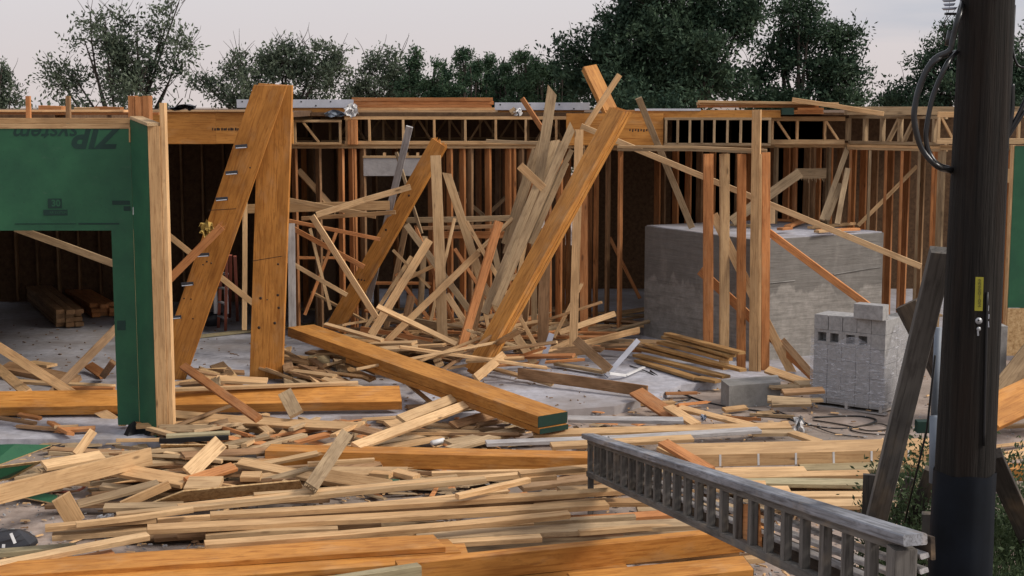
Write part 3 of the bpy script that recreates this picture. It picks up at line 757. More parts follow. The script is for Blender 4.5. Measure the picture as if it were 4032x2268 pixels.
eC, _, _ = beam('orange beam slanting behind the two-by-fours to the right of the inverted V', P(1318, 1290, 23.1), P(1732, 562, 22.8), [(0.27, 0.09, 0, 0, 0)], 'c', roll=-24, spl=(0, 0.08))
def face_pt(p, q, mode, roll, off, u, v):
    m, L = frame(p, q, mode, roll); n = Vector((m[0][2], m[1][2], m[2][2])); o0 = Vector((0, 0, HC))
    d = P(u, v, 20.0) - o0
    return o0 + d * ((p + n*off - o0).dot(n) / d.dot(n)), n
def marks(parent, p, q, mode, roll, off, spots, lines=()):
    for (u, v, r_) in spots:
        c_, n = face_pt(p, q, mode, roll, off, u, v)
        tube('knot_mark', [c_ - n*0.004, c_ + n*0.0015], r_, 'ink', parent, 7)
    for (u0, v0, u1, v1) in lines:
        a, n = face_pt(p, q, mode, roll, off, u0, v0); c_, n = face_pt(p, q, mode, roll, off, u1, v1)
        w_ = (c_ - a).cross(n)
        board('scarf_joint', a, c_, 0.008, 0.003, tuple(w_), 'ink', parent, segs=1)
marks(eA, pA, qA, 'c', -8, 0.0225, [(815, 1030, 0.014), (832, 1036, 0.012), (800, 1042, 0.012), (725, 1175, 0.012), (752, 1178, 0.012), (760, 1255, 0.012), (985, 660, 0.012)], [(818, 828, 930, 822)])
marks(eB, P(1050, 1499, 20.25), P(1086, 332, 20.1), 'c', -12, 0.045, [(1095, 1040, 0.016), (1026, 1174, 0.022), (1094, 1162, 0.02), (1098, 1212, 0.02), (1020, 1290, 0.022), (1082, 1272, 0.022), (1052, 1180, 0.01)], [(990, 1028, 1112, 1008)])
marks(eC, P(1318, 1290, 23.1), P(1732, 562, 22.8), 'c', -24, 0.045, [(1412, 1100, 0.016), (1424, 1102, 0.016), (1435, 1104, 0.014), (1610, 770, 0.02), (1520, 905, 0.02)])
# the long one lying across the middle
pD, qD = Q('M2', 590, 830, 0.55), P(2176, 1652, 0.24)
beam('long orange beam lying diagonally across the middle with a green sealed end', pD, qD, [(0.43, 0.135, 0, 0, 0), (0.42, 0.065, 0.106, 1.6, 0.03)], 'f', ends=(0, 1))
beam('wide orange three-ply beam leaning right against the fan of boards', P(1872, 1468, 20.25), P(2440, 440, 20.9), [(0.30, 0.052, 0.056, 0, 0), (0.295, 0.052, 0, -0.04, 0.03), (0.30, 0.052, -0.056, 0.02, 0.06)], 'c', roll=-46)
beam('orange beam end sticking up above the roof deck before the dark juniper', P(2405, 445, 23.6), P(2320, 268, 23.9), [(0.26, 0.045, 0.024, 0, 0.02), (0.26, 0.045, -0.024, 0, 0)], 'c', roll=38, ends=(0, 0))
beam('long orange beam lying behind the green post with a mitred right end', P(-260, 1592, 0.16), P(1572, 1566, 0.18), [(0.30, 0.14, 0, 0, 0)], 'f', roll=-30, ends=(0, 1), cut=(0, 0.12))
beam('orange beam lying level in front of the mid heap with a dark left end', P(1056, 1790, 0.16), P(2420, 1822, 0.13), [(0.30, 0.16, 0, 0, 0)], 'f', ends=(1, 0))
# glue-up of pale planks on the right, with layout lines
e_, ax, L_ = beam('bundle of pale planks with white layout lines beside the grey railing', P(2660, 1794, 0.14), P(3760, 1768, 0.16), [(0.50, 0.135, 0, 0, 0)], 'f', mat='pale', name='plank_bundle')
m_, L_ = frame(P(2660, 1794, 0.14), P(3760, 1768, 0.16))
for k in range(7):
    xx = 0.42 + k * 0.40
    p0 = m_ @ Vector((xx, 0.2515, -0.062)); p1 = m_ @ Vector((xx + 0.004, 0.2515, 0.062))
    board('layout_line', p0, p1, 0.022, 0.002, tuple((m_.to_3x3() @ Vector((1, 0, 0)))), 'white', e_, segs=1)
# beams along the bottom edge
beam('narrow orange beam edge, rearmost of three along the bottom left', P(-300, 2252, 0.24), P(1610, 2132, 0.28), [(0.14, 0.05, 0, 0, 0)], 'f', roll=-6)
beam('broad orange beam, middle of three along the bottom left, with a clipped end', P(-300, 2292, 0.22), P(1770, 2158, 0.30), [(0.26, 0.045, 0, 0, 0), (0.25, 0.045, -0.048, 0.1, -0.12)], 'f', roll=-8, cut=(0, 0.3))
beam('front orange beam, foremost of three along the bottom left', P(-200, 2350, 0.16), P(1820, 2206, 0.22), [(0.30, 0.05, 0, 0, 0), (0.30, 0.05, -0.054, 0.05, 0.04)], 'f', roll=-8)
beam('orange beam on edge with a red strap line at the bottom centre', P(1560, 2262, 0.22), P(3010, 2112, 0.22), [(0.20, 0.09, 0, 0, 0)], 'e', roll=8)
beam('orange beam stub under the strapped beam at the bottom edge', P(1650, 2300, 0.08), P(2470, 2248, 0.08), [(0.28, 0.07, 0, 0, 0)], 'f', roll=-6)
beam('lower orange beam ending dark beside the railing foot', P(2250, 2300, 0.06), P(2945, 2232, 0.10), [(0.24, 0.08, 0, 0, 0)], 'f', roll=-10, ends=(0, 1))
beam('orange beam at the right edge leaning down behind the utility pole', P(3880, 1640, 0.35), P(4300, 1440, 17.2), [(0.40, 0.09, 0, 0, 0)], 'c', roll=-20)
beam('second orange beam low on the right edge behind the pole', P(3880, 1850, 0.1), P(4300, 1880, 0.12), [(0.26, 0.12, 0, 0, 0)], 'f')

# timber cribbing that carries the raised end of that beam, just beyond the right edge
q_ = P(4240, 1468, 17.2); cr0 = empty('timber_cribbing', Vector((q_.x, q_.y, -0.1)), 'stacked timber cribbing under the raised orange beam at the right edge', 'cribbing')
n_ = 0; z_ = -0.10
while z_ < q_.z - 0.30:
    for k in (-1, 1):
        c_ = Vector((q_.x, q_.y, z_ + 0.045)) + (Vector((0, 0.16*k, 0)) if n_ % 2 else Vector((0.16*k, 0, 0)))
        h_ = Vector((0.26, 0, 0)) if n_ % 2 else Vector((0, 0.26, 0))
        board('crib_block', c_ - h_, c_ + h_, 0.09, 0.088, 'f', 'dull', cr0, segs=1)
    z_ += 0.09; n_ += 1

# ================================================================== loose boards (one object each)
def b(label, c, x1, y1, d1, x2, y2, d2, w=0.089, t=0.038, mode='c', mat='pale', name='loose_board', cat='board', **kw):
    return board(name, Q(c, x1, y1, d1), Q(c, x2, y2, d2), w, t, mode, mat, label=label, cat=cat, **kw)

# --- leaning in the middle
b('pale stud slanting down right from a chipped white top end', 'F', 1228, 850, 21.4, 1482, 1250, 21.2, roll=18, mat='pale')
b('whitewashed board crossing behind the slanting middle beam', 'F', 1612, 498, 22.4, 1448, 1190, 23.5, w=0.105, mat='wet', roll=6)
b('bowed pale board rising right between the twin beams and slanting beam', 'F', 1246, 846, 21.6, 1617, 735, 21.8, w=0.089, mode='e', bow=-0.05)
b('pale board sloping gently down right from the upright beam', 'F', 1120, 785, 22.0, 1480, 852, 21.9, w=0.075, mode='e', mat='pale')
b('level red-ended board under the bowed pale one', 'F', 1188, 861, 21.9, 1558, 836, 21.7, w=0.06, mode='e', mat='pale')
b('wide level ledger board behind the twin beams', 'F', 976, 822, 22.6, 1535, 808, 22.8, w=0.14, mode='e', mat='pale')
b('thin red stick sloping down right below the ledger board', 'F', 1120, 866, 21.8, 1496, 942, 21.7, w=0.055, mode='e', mat='fir')
b('red board sloping steeply down right to the slanting beam', 'F', 1110, 876, 22.0, 1434, 1052, 22.0, w=0.075, mode='e', mat='fir')
b('lower tan board sloping from the upright beam to the slanting beam', 'F', 1120, 1020, 22.0, 1366, 1162, 22.2, w=0.065, mode='e', mat='pale')
b('grey upright plank close against the right of the upright beam', 'F', 1146, 880, 21.6, 1152, 1288, 21.6, w=0.11, mat='wet')
b('broad pale upright plank in the middle of the heap', 'F', 1716, 612, 21.6, 1742, 1330, 21.3, w=0.155)
b('pale board leaning left with a pointed top beside the broad plank', 'F', 1757, 674, 21.9, 1893, 1100, 21.7, w=0.125, cut=(0.5, 0))
b('thin pale strip running down right under the fan of boards', 'F', 1836, 872, 21.5, 2126, 1390, 21.3, w=0.06)
b('pale stud leaning right with its foot by the upright pale post', 'F', 1900, 1120, 21.3, 2104, 1432, 20.7, w=0.115)
b('pale board rising right across the lower heap, upper of two crossing', 'F', 1462, 1318, 21.3, 1690, 945, 21.8, w=0.125)
b('pale board rising right across the lower heap, lower of two crossing', 'F', 1508, 1358, 21.0, 1885, 995, 21.5, w=0.10)
b('tan brace descending right behind the broad pale plank', 'F', 1600, 885, 22.6, 1848, 1222, 22.3, w=0.10, mat='dull')
b('thin tan lath crossing behind the rising boards', 'F', 1547, 985, 22.7, 1694, 1134, 22.6, w=0.045)
b('bright pale board sliding down right onto the heap', 'F', 1486, 1207, 21.0, 1796, 1356, 20.7, w=0.085, mode='f', roll=-35)
b('tan lath lying along the back of the long diagonal beam', 'F', 1281, 1277, 0.62, 1506, 1340, 0.52, w=0.07, mode='f', roll=-20)
b('broad red-brown plank lying across the heap behind the diagonal beam', 'F', 1560, 1340, 0.30, 1812, 1398, 0.25, w=0.19, mode='f', roll=-40, mat='brown')
b('pale offcut plank lying on slats behind the diagonal beam', 'F', 1615, 1372, 0.22, 1800, 1404, 0.18, w=0.12, mode='f', roll=-20)
b('dark lower slat under the pale offcut plank', 'F', 1622, 1388, 0.10, 1800, 1424, 0.08, w=0.14, mode='f', mat='brown')
b('white splinter of split wood on the offcut plank', 'F', 1715, 1386, 0.25, 1806, 1413, 0.22, w=0.04, t=0.02, mode='f', roll=-30, mat='pale')
b('short pale block end poking out behind the diagonal beam', 'F', 1525, 1402, 0.22, 1590, 1352, 0.3, w=0.10, mode='f', roll=-30)
b('small pale wedge standing behind the diagonal beam', 'F', 1722, 1416, 0.18, 1732, 1440, 0.18, w=0.12, mode='c')
b('orange-red stud leaning left of the three-ply beam', 'F', 1812, 1390, 20.9, 1965, 872, 21.2, w=0.13, t=0.045, roll=25, mat='fir')
b('dark red stud just behind the orange-red leaning stud', 'F', 1850, 1370, 21.4, 1905, 1120, 21.4, w=0.10, mat='brown')
# --- the fan of grey-tan boards
b('tall board with a pointed top standing in the fan', 'F', 2120, 720, 21.6, 2172, 372, 21.8, w=0.15, mat='dull', cut=(0, 0.9))
b('fan board, longest pale one running to the heap floor', 'F', 1908, 1235, 21.0, 2190, 545, 21.9, w=0.12, mat='dull', cut=(0, -0.6))
b('fan board with a sharply mitred pale tip', 'F', 1950, 1205, 20.95, 2248, 512, 21.6, w=0.12, mat='dull', cut=(0, 0.9))
b('fan board, third from the left with a broken tip', 'F', 1990, 1000, 22.0, 2130, 560, 22.2, w=0.10, mat='dull', spl=(0, 0.12))
b('fan board, leftmost and shortest', 'F', 1985, 960, 22.2, 2108, 588, 22.3, w=0.10, mat='dull')
b('narrow fan board sloping behind the mitred tip', 'F', 2040, 1010, 21.9, 2252, 590, 22.0, w=0.075, mat='dull')
b('narrow fan board deep in the bundle near the heap', 'F', 1925, 1190, 21.5, 2150, 720, 22.0, w=0.09, mat='brown')
b('upright pale post crossing behind the three-ply beam', 'F', 2256, 1425, 21.35, 2280, 510, 21.6, w=0.125)
b('short pale block jutting left across the fan', 'F', 2046, 652, 21.3, 2140, 742, 21.3, w=0.12, t=0.04)
b('thin brown stick leaning left above the truss band', 'F', 2056, 388, 22.8, 2142, 520, 22.6, w=0.075, mat='fir', roll=25)
b('pale stick leaning right above the deck beside the upright beam end', 'F', 2310, 492, 22.6, 2440, 294, 22.6, w=0.085, mat='pale', roll=25)
b('long pale brace falling right across the studs and concrete block', 'F', 2288, 497, 22.0, 3626, 1050, 21.15, w=0.085, t=0.05, mode='e', mat='pale')
b('greyed tan brace leaning left from the deck down to the concrete block', 'F', 2514, 386, 22.4, 2724, 896, 23.2, w=0.10, mat='dull')
b('pair of thin boards lying on the top plate left of the fan', 'F', 1915, 555, 23.4, 2170, 566, 23.2, w=0.05, mode='e', mat='dull')
b('brown upright board behind the three-ply beam', 'F', 2136, 1375, 21.6, 2150, 900, 21.9, w=0.165, mat='brown')
b('pale upright scrap board between the fan and the brown board', 'F', 2104, 1310, 22.6, 2102, 960, 22.6, w=0.09, mat='dull')
b('slanted red stick behind the wide red studs', 'F', 2400, 935, 25.2, 2520, 1175, 25.2, w=0.06, mat='fir')
b('short horizontal bundle board at mid height behind the broad plank', 'F', 1600, 868, 23.5, 2040, 858, 23.5, w=0.09, mode='e', mat='dull')
b('second horizontal board at mid height, just under the first', 'F', 1640, 900, 23.45, 2040, 888, 23.45, w=0.06, mode='e', mat='brown')
b('red horizontal plank below the mid height bundle', 'F', 1740, 925, 23.6, 1995, 925, 23.6, w=0.11, mode='e', mat='fir')
for (lab, u0, v0, d0, u1, v1, d1, w_, m_) in (
    ('thin pale stick crossing low behind the slanting middle beam', 1440, 1290, 22.4, 1620, 1010, 22.8, 0.06, 'pale'),
    ('brown stud leaning right deep behind the crossing boards', 1520, 1290, 23.2, 1600, 880, 23.4, 0.09, 'brown'),
    ('pale stud standing nearly upright left of the broad plank', 1650, 1300, 22.7, 1672, 930, 22.9, 0.09, 'dull'),
    ('greyed board leaning left under the short jutting block', 2010, 1280, 22.2, 1940, 960, 22.5, 0.09, 'dull'),
    ('short brown prop with a square top in the lower heap', 1590, 1300, 21.9, 1620, 1165, 22.0, 0.12, 'brown'),
    ('reddish lath falling right behind the orange-red stud', 1790, 980, 22.6, 1990, 1290, 22.2, 0.055, 'fir'),
    ('pale lath falling left between the fan and the brown board', 2080, 900, 22.5, 1990, 1330, 22.0, 0.06, 'pale'),
    ('dim diagonal brace in the bay left of the fan', 1800, 760, 24.6, 1990, 920, 24.6, 0.06, 'dull'),
    ('dim opposite brace crossing it in the same bay', 2030, 740, 24.7, 1830, 930, 24.7, 0.06, 'dull'),
    ('tan brace descending right between the truss and the ledger board', 1175, 670, 24.2, 1320, 830, 24.0, 0.10, 'pale'),
    ('pale board lying steeply on the heap right of the broad plank', 1760, 1160, 21.8, 1870, 1330, 21.3, 0.09, 'pale'),
    ('reddish stud lying low across the heap foot', 1420, 1300, 21.8, 1700, 1350, 21.4, 0.12, 'fir'),
    ('tan board lying low behind the crossing boards', 1480, 1240, 22.6, 1760, 1290, 22.2, 0.12, 'dull'),
    ('dark board standing behind the three-ply beam at its middle', 2060, 1330, 22.3, 2090, 1010, 22.6, 0.10, 'brown'),
    ('red stud behind the pale upright post', 2300, 1330, 22.8, 2296, 620, 23.2, 0.12, 'fir'),
    ('pale lath leaning right at the foot of the pale upright post', 2180, 1330, 21.7, 2290, 1120, 22.1, 0.05, 'pale'),
    ('brown plank lying before the pale upright post foot', 2080, 1400, 20.9, 2330, 1375, 21.0, 0.14, 'brown'),
    ('pale plank lying slantwise behind the metal channels', 2200, 1310, 21.8, 2420, 1235, 22.6, 0.09, 'pale'),
    ('pale plank rising towards the block behind the brown stack', 2300, 1352, 21.3, 2516, 1300, 22.0, 0.09, 'pale'),
    ('thin pale stick leaning steeply right behind the broad plank', 1690, 1290, 22.4, 1790, 860, 22.8, 0.05, 'pale'),
    ('thin reddish stick leaning left behind the broad plank', 1790, 1280, 22.5, 1640, 900, 22.9, 0.05, 'fir'),
    ('pale stick crossing the orange-red stud high up', 1830, 1040, 21.9, 2020, 860, 22.1, 0.06, 'pale'),
    ('tan stick lying across the lower fan', 1860, 1180, 22.0, 2080, 1060, 22.2, 0.06, 'pale'),
    ('thin greyed stick leaning left at the slanting beam top', 1660, 920, 23.2, 1560, 600, 23.4, 0.05, 'dull'),
    ('short pale stick crossing between the slanting beam and the broad plank', 1560, 1120, 22.5, 1720, 1040, 22.6, 0.06, 'pale'),
    ('red stick falling right between the two crossing boards', 1560, 1080, 23.0, 1720, 1300, 22.6, 0.06, 'fir'),
    ('pale stick lying low from the broad plank to the three-ply beam', 1740, 1290, 21.7, 1960, 1240, 21.8, 0.07, 'pale'),
    ('pale short stick standing at the three-ply beam left foot', 1930, 1330, 21.5, 1900, 1180, 21.7, 0.06, 'pale'),
    ('tan stick leaning left under the ledger board', 1300, 1220, 22.8, 1220, 900, 23.0, 0.05, 'pale'),
    ('red stick leaning right under the ledger board', 1200, 1240, 22.9, 1330, 900, 23.2, 0.05, 'fir'),
    ('fan board hidden behind the others with a square top', 2060, 900, 22.5, 2200, 560, 22.7, 0.10, 'dull'),
    ('fan board leaning furthest right with a split tip', 2090, 960, 21.7, 2230, 640, 21.9, 0.09, 'dull')):
    b(lab, 'F', u0, v0, d0, u1, v1, d1, w=w_, mat=m_, roll=rnd.uniform(-20, 20), spl=(0, 0.07 if rnd.random() < 0.4 else 0))
# --- by the block
b('bright pale brace leaning left across the stud fragment', 'F', 3122, 1478, 20.75, 2808, 845, 21.35, w=0.13)
b('red plank propped from the block foot to the right', 'F', 2757, 1066, 21.75, 3222, 1500, 20.5, w=0.13, mat='fir', roll=15)
b('timber brace falling right in front of the concrete block', 'F', 3012, 904, 21.0, 3505, 1268, 20.4, w=0.10, t=0.06, mode='e', mat='fir')
b('pale plate on the ground at the block foot', 'F', 3020, 1455, 0.20, 3226, 1526, 0.06, w=0.14, mode='f', roll=-25)
b('brown board behind the pale plate at the block foot', 'F', 3080, 1340, 20.9, 3230, 1510, 20.2, w=0.10, mat='brown')
b('long weathered stick leaning right on the block, leftmost of three', 'F', 3338, 582, 24.0, 3236, 866, 23.2, w=0.085, mat='dull')
b('stubby weathered stick leaning on the block, middle of three', 'F', 3312, 725, 23.6, 3256, 868, 23.2, w=0.085, mat='dull')
b('pale stick standing on the block, rightmost of three', 'F', 3338, 664, 23.5, 3296, 882, 23.0, w=0.085, mat='dull')
b('heavy brace with a mitred top descending left behind the post', 'F', 3150, 680, 23.7, 2880, 872, 23.4, w=0.16, mat='dull')
b('thin pale brace rising right behind the angled orange studs', 'F', 3378, 890, 23.9, 3610, 655, 24.3, w=0.065, mat='pale')
b('short yellow block standing on the concrete block', 'F', 3040, 880, 23.0, 3040, 818, 23.0, w=0.09, mat='pale')
for k, (u0, v0, u1, v1, m_) in enumerate(((3060, 866, 3220, 872, 'fir'), (3100, 892, 3160, 872, 'fir'), (3070, 902, 3110, 898, 'fir'), (3190, 896, 3360, 880, 'pale'), (3220, 908, 3380, 902, 'fir'), (3215, 912, 3300, 906, 'pale'), (2880, 885, 3030, 893, 'dull'))):
    b(('red slat across the back of the scraps on the concrete block', 'slanting red offcut among the scraps on the concrete block', 'stub of red wood at the left of the block top', 'pale slat in the middle of the block top',
       'red slat near the right end of the block top', 'small pale slat at the block top edge', 'greyed slat on the block top behind the red studs')[k], 'F', u0, v0, ztop + 0.04 + 0.02*(k % 3), u1, v1, ztop + 0.04 + 0.02*(k % 3), w=0.11, mode='f', mat=m_)

# --- lumber stack before the block
for k, (c, x1, y1, x2, y2, h, w_) in enumerate((('F', 2512, 1420, 2748, 1492, 0.04, 0.14), ('F', 2506, 1398, 2860, 1484, 0.09, 0.15), ('F', 2514, 1372, 2860, 1450, 0.14, 0.13), ('F', 2530, 1355, 2926, 1458, 0.20, 0.12),
        ('F', 2600, 1348, 2870, 1416, 0.26, 0.14), ('F', 2618, 1326, 2884, 1402, 0.33, 0.13), ('F', 2626, 1314, 2922, 1390, 0.40, 0.12), ('F', 2752, 1488, 2830, 1502, 0.05, 0.15))):
    b(('lowest front board of the brown stack before the concrete block', 'second board up in the front of the brown stack', 'third board up in the front of the brown stack', 'long edge board in the middle of the brown stack',
       'fifth board of the brown stack, lying back', 'sixth board of the brown stack, near the top', 'topmost board of the brown stack against the red studs', 'short end board at the right foot of the brown stack')[k],
      c, x1, y1, h, x2, y2, h, w=w_, t=0.04, mode='f', mat='tan', name='stacked_board')

# --- floor between block and heap
b('dark brown plank on edge lying on the slab below the metal channel', 'F', 2041, 1470, 0.14, 2549, 1540, 0.10, w=0.15, mode='e', mat='brown')
b('pale lath lying on the slab right of the three-ply beam foot', 'F', 1945, 1452, 0.10, 2174, 1514, 0.04, w=0.06, mode='f', roll=-25)
b('short pale offcut propped against the diagonal beam', 'F', 1872, 1490, 0.25, 1984, 1398, 0.35, w=0.12, mode='c')
b('brown plank sloping to the slab beside the pale upright post', 'F', 2268, 1340, 20.9, 2400, 1455, 20.2, w=0.135, mat='brown')
b('grey metal channel leaning upright behind the dark plank', 'F', 2126, 1450, 20.3, 2172, 1314, 20.5, w=0.08, t=0.04, mat='channel', name='metal_channel', cat='channel')
b('grey metal channel lying aslant against the brown stack', 'F', 2386, 1480, 20.2, 2512, 1340, 20.6, w=0.075, t=0.04, mat='channel', name='metal_channel', cat='channel')
b('short white channel on the slab at the end of the aslant one', 'F', 2395, 1470, 0.12, 2460, 1478, 0.05, w=0.07, mode='f', mat='white', name='metal_channel', cat='channel')
b('thin white strip lying right of the short white channel', 'F', 2464, 1478, 0.05, 2535, 1446, 0.05, w=0.05, t=0.02, mode='f', mat='white')
b('pale plank lying behind the dark plank on edge', 'F', 2190, 1432, 0.06, 2380, 1466, 0.05, w=0.12, mode='f', mat='dull')
b('orange-brown plank sloping off the slab towards the camera', 'F', 2505, 1542, 0.12, 2650, 1640, -0.02, w=0.20, mode='f', roll=-18, mat='fir')
b('pale plank end lying over the orange-brown plank', 'F', 2632, 1602, 0.08, 2740, 1672, 0.0, w=0.14, mode='f', roll=-8)
b('long thin pale board running right from the orange-brown plank', 'F', 2676, 1606, 0.06, 2960, 1676, 0.02, w=0.09, mode='f', roll=-20)

# --- garage mouth at the left
b('pale brace crossing the garage opening from the top left', 'F', 60, 898, 20.5, 470, 1046, 20.5, w=0.10, mode='e', mat='dull')
b('pale diagonal stud leaning down right inside the garage mouth', 'F', -30, 1350, 18.6, 450, 1655, 17.6, w=0.12, mat='pale')
b('brown diagonal stud leaning down left inside the garage mouth', 'F', 460, 1292, 19.0, 70, 1685, 17.5, w=0.11, mat='brown')
b('thin tan brace behind the tall leaning beam', 'F', 655, 920, 21.5, 1010, 1205, 21.2, w=0.085, mat='pale')
b('red brace with a frayed end lying over the tall leaning beam', 'F', 655, 1112, 19.4, 872, 892, 19.5, w=0.11, mat='fir', spl=(0, 0.12))
b('pale upright stud between the twin beams', 'F', 965, 790, 22.3, 962, 1300, 22.0, w=0.075)
b('bottom plate lying on the garage slab behind the twin beams', 'F', 750, 1328, 0.03, 1275, 1272, 0.03, w=0.14, mode='f', mat='treated')
b('short pale stub nailed at the right of the green wall post', 'F', 668, 1145, 16.75, 668, 1190, 16.75, w=0.05, mat='pale')
b('yellow offcut on the garage slab', 'F', 115, 1428, 0.05, 205, 1440, 0.05, w=0.2, mode='f', mat='pale')
b('thick brown timber lying behind the long beam at far left', 'F', 20, 1445, 0.15, 300, 1500, 0.10, w=0.20, t=0.08, mode='f', mat='brown', roll=-20)
b('pale plank lying inside the garage mouth behind the diagonal studs', 'F', 60, 1502, 0.16, 445, 1522, 0.16, w=0.14, mode='f', mat='pale')
b('red-stained plank just behind the long beam', 'F', 280, 1528, 0.24, 450, 1530, 0.24, w=0.09, mode='f', mat='fir')
b('pale plank slanting at the left edge under the diagonal stud', 'F', -20, 1440, 0.2, 105, 1545, 0.28, w=0.13, mode='f', roll=-25, mat='pale')
b('bent red-brown offcut on the slab left of the green post', 'F', 350, 1438, 0.10, 412, 1480, 0.05, w=0.14, mode='f', roll=-25, mat='fir')
b('brown stub leaning against the green post inside the garage', 'F', 405, 1482, 0.06, 446, 1425, 17.7, w=0.09, mat='brown')
for g, (u0, v0, u1, v1, rows, cols, lab) in enumerate(((110, 1120, 285, 1290, 4, 3, 'dim timber stack lying deep in the garage'), (270, 1135, 420, 1250, 3, 3, 'reddish timber stack right of the first inside the garage'))):
    se = empty('timber_stack', P(u1, v1, 0.0), lab, 'stack')
    pa, pb_ = P(u0, v0 + 30, 0.0), P(u1 - 10, v1, 0.0)
    dd = (pb_ - pa).normalized(); sd_ = Vector((-dd.y, dd.x, 0))
    for r_ in range(rows):
        for c_ in range(cols):
            o_ = sd_ * (0.15*(c_ - 1)) + Vector((0, 0, 0.06 + r_*0.075))
            sh = dd * rnd.uniform(-0.15, 0.15)
            board('stacked_board', pa + o_ + sh, pb_ + o_ + sh, 0.14, 0.07, 'f', 'brown' if g == 0 else 'fir', se, segs=1)

# --- heap in front of the green post and twin beams
b('red stud sloping down right over the long beam', 'F', 722, 1442, 0.62, 1018, 1650, 0.30, w=0.10, t=0.05, mode='f', roll=-30, mat='fir')
b('pale plank lying level in front of the long beam', 'F', 640, 1630, 0.14, 1420, 1682, 0.16, w=0.15, mode='f', roll=-22, mat='pale', bow=0.02)
b('short tan plank hanging over the long beam', 'F', 1122, 1545, 0.40, 1168, 1632, 0.24, w=0.17, mode='c', mat='dull')
b('long pale strip lying on top of the long beam, upper', 'F', 655, 1535, 0.32, 1410, 1508, 0.34, w=0.10, mode='f', mat='pale')
b('long red strip lying behind the upper pale strip', 'F', 880, 1522, 0.30, 1405, 1528, 0.28, w=0.08, mode='f', mat='fir')
b('long pale stud running under the diagonal beam towards the front', 'F', 1400, 1758, 0.24, 1836, 1594, 0.20, w=0.13, mode='f', roll=-25, mat='pale')
b('short pale stud above the long one under the diagonal beam', 'F', 1578, 1652, 0.22, 1790, 1568, 0.24, w=0.14, mode='f', roll=-28, mat='pale')
b('pale lath sticking out under the diagonal beam', 'F', 1605, 1510, 0.2, 1700, 1588, 0.06, w=0.05, mode='f', roll=-30, mat='pale')
b('pale lath lying on the dirt below the diagonal beam', 'F', 1730, 1704, 0.02, 2010, 1752, 0.02, w=0.10, mode='f', mat='pale')
b('splintered board standing over the level orange beam', 'F', 1222, 1920, 0.42, 1364, 1710, 0.52, w=0.13, t=0.05, mode='c', mat='dull', spl=(0.06, 0.12))
b('pale rod lying along the front of the level orange beam', 'F', 1212, 1828, 0.26, 1474, 1812, 0.26, w=0.05, t=0.045, mode='f', mat='pale')
b('wide tan plank running right under the splintered board', 'F', 1285, 1875, 0.20, 1530, 1915, 0.20, w=0.16, mode='f', roll=-30, mat='pale')
b('thin dark stick lying before the level orange beam', 'F', 920, 1858, 0.14, 1250, 1836, 0.14, w=0.07, mode='f', mat='brown')
b('tan plank end left of the splintered board', 'F', 985, 1888, 0.14, 1240, 1858, 0.16, w=0.13, mode='f', roll=-15, mat='pale')
b('small pale block end beside the green scrap', 'F', 1462, 1866, 0.12, 1540, 1872, 0.12, w=0.13, t=0.05, mode='f', mat='pale')
b('second pale block end beside the green scrap', 'F', 1552, 1858, 0.12, 1640, 1880, 0.10, w=0.13, t=0.05, mode='f', mat='pale')
b('big pale board crossing the left foreground diagonally', 'F', -60, 1962, 0.42, 592, 1796, 0.38, w=0.17, t=0.045, mode='c', roll=10, mat='pale')
b('pale board behind the big diagonal one at left', 'F', 172, 1834, 0.34, 402, 1794, 0.34, w=0.15, mode='f', roll=-20, mat='pale')
b('short pale plank sticking up behind the board at left', 'F', 300, 1790, 0.30, 368, 1698, 0.5, w=0.09, mode='c', mat='pale')
b('long dark-edged board propped over a shadow at left', 'F', 306, 1985, 0.18, 625, 1903, 0.30, w=0.20, t=0.03, mode='f', mat='dull')
b('pale stick rising right of the dark-edged board', 'F', 478, 1990, 0.2, 668, 1906, 0.36, w=0.08, mode='c', roll=20, mat='pale')
b('flat tan plank meeting another in a shallow V', 'F', 462, 1850, 0.30, 738, 1898, 0.28, w=0.20, mode='f', roll=-14, mat='pale')
b('tan plank rising right from the shallow V', 'F', 736, 1896, 0.30, 922, 1838, 0.34, w=0.12, mode='f', roll=-20, mat='fir')
b('broad tan plank leaning over the strand board sheet', 'F', 742, 1866, 0.32, 868, 1742, 0.5, w=0.16, t=0.03, mode='c', mat='pale')
b('short upright tan panel standing in the left foreground', 'F', 240, 1955, 0.42, 300, 2056, 0.16, w=0.17, t=0.03, mode='c', mat='pale')
b('square pale block lying on the strand board', 'F', 735, 1908, 0.34, 870, 1908, 0.34, w=0.26, t=0.05, mode='f', roll=-10, mat='pale')
b('small pale block right of the square one', 'F', 950, 1876, 0.26, 1028, 1876, 0.26, w=0.14, t=0.05, mode='f', roll=-10, mat='pale')
b('pale splinter lying before the splintered board', 'F', 1112, 1896, 0.26, 1218, 1930, 0.26, w=0.05, t=0.02, mode='f', roll=-30, mat='pale')
b('pale plank lying flat beyond the left diagonal board', 'F', 200, 1772, 0.22, 480, 1786, 0.22, w=0.14, mode='f', mat='brown')

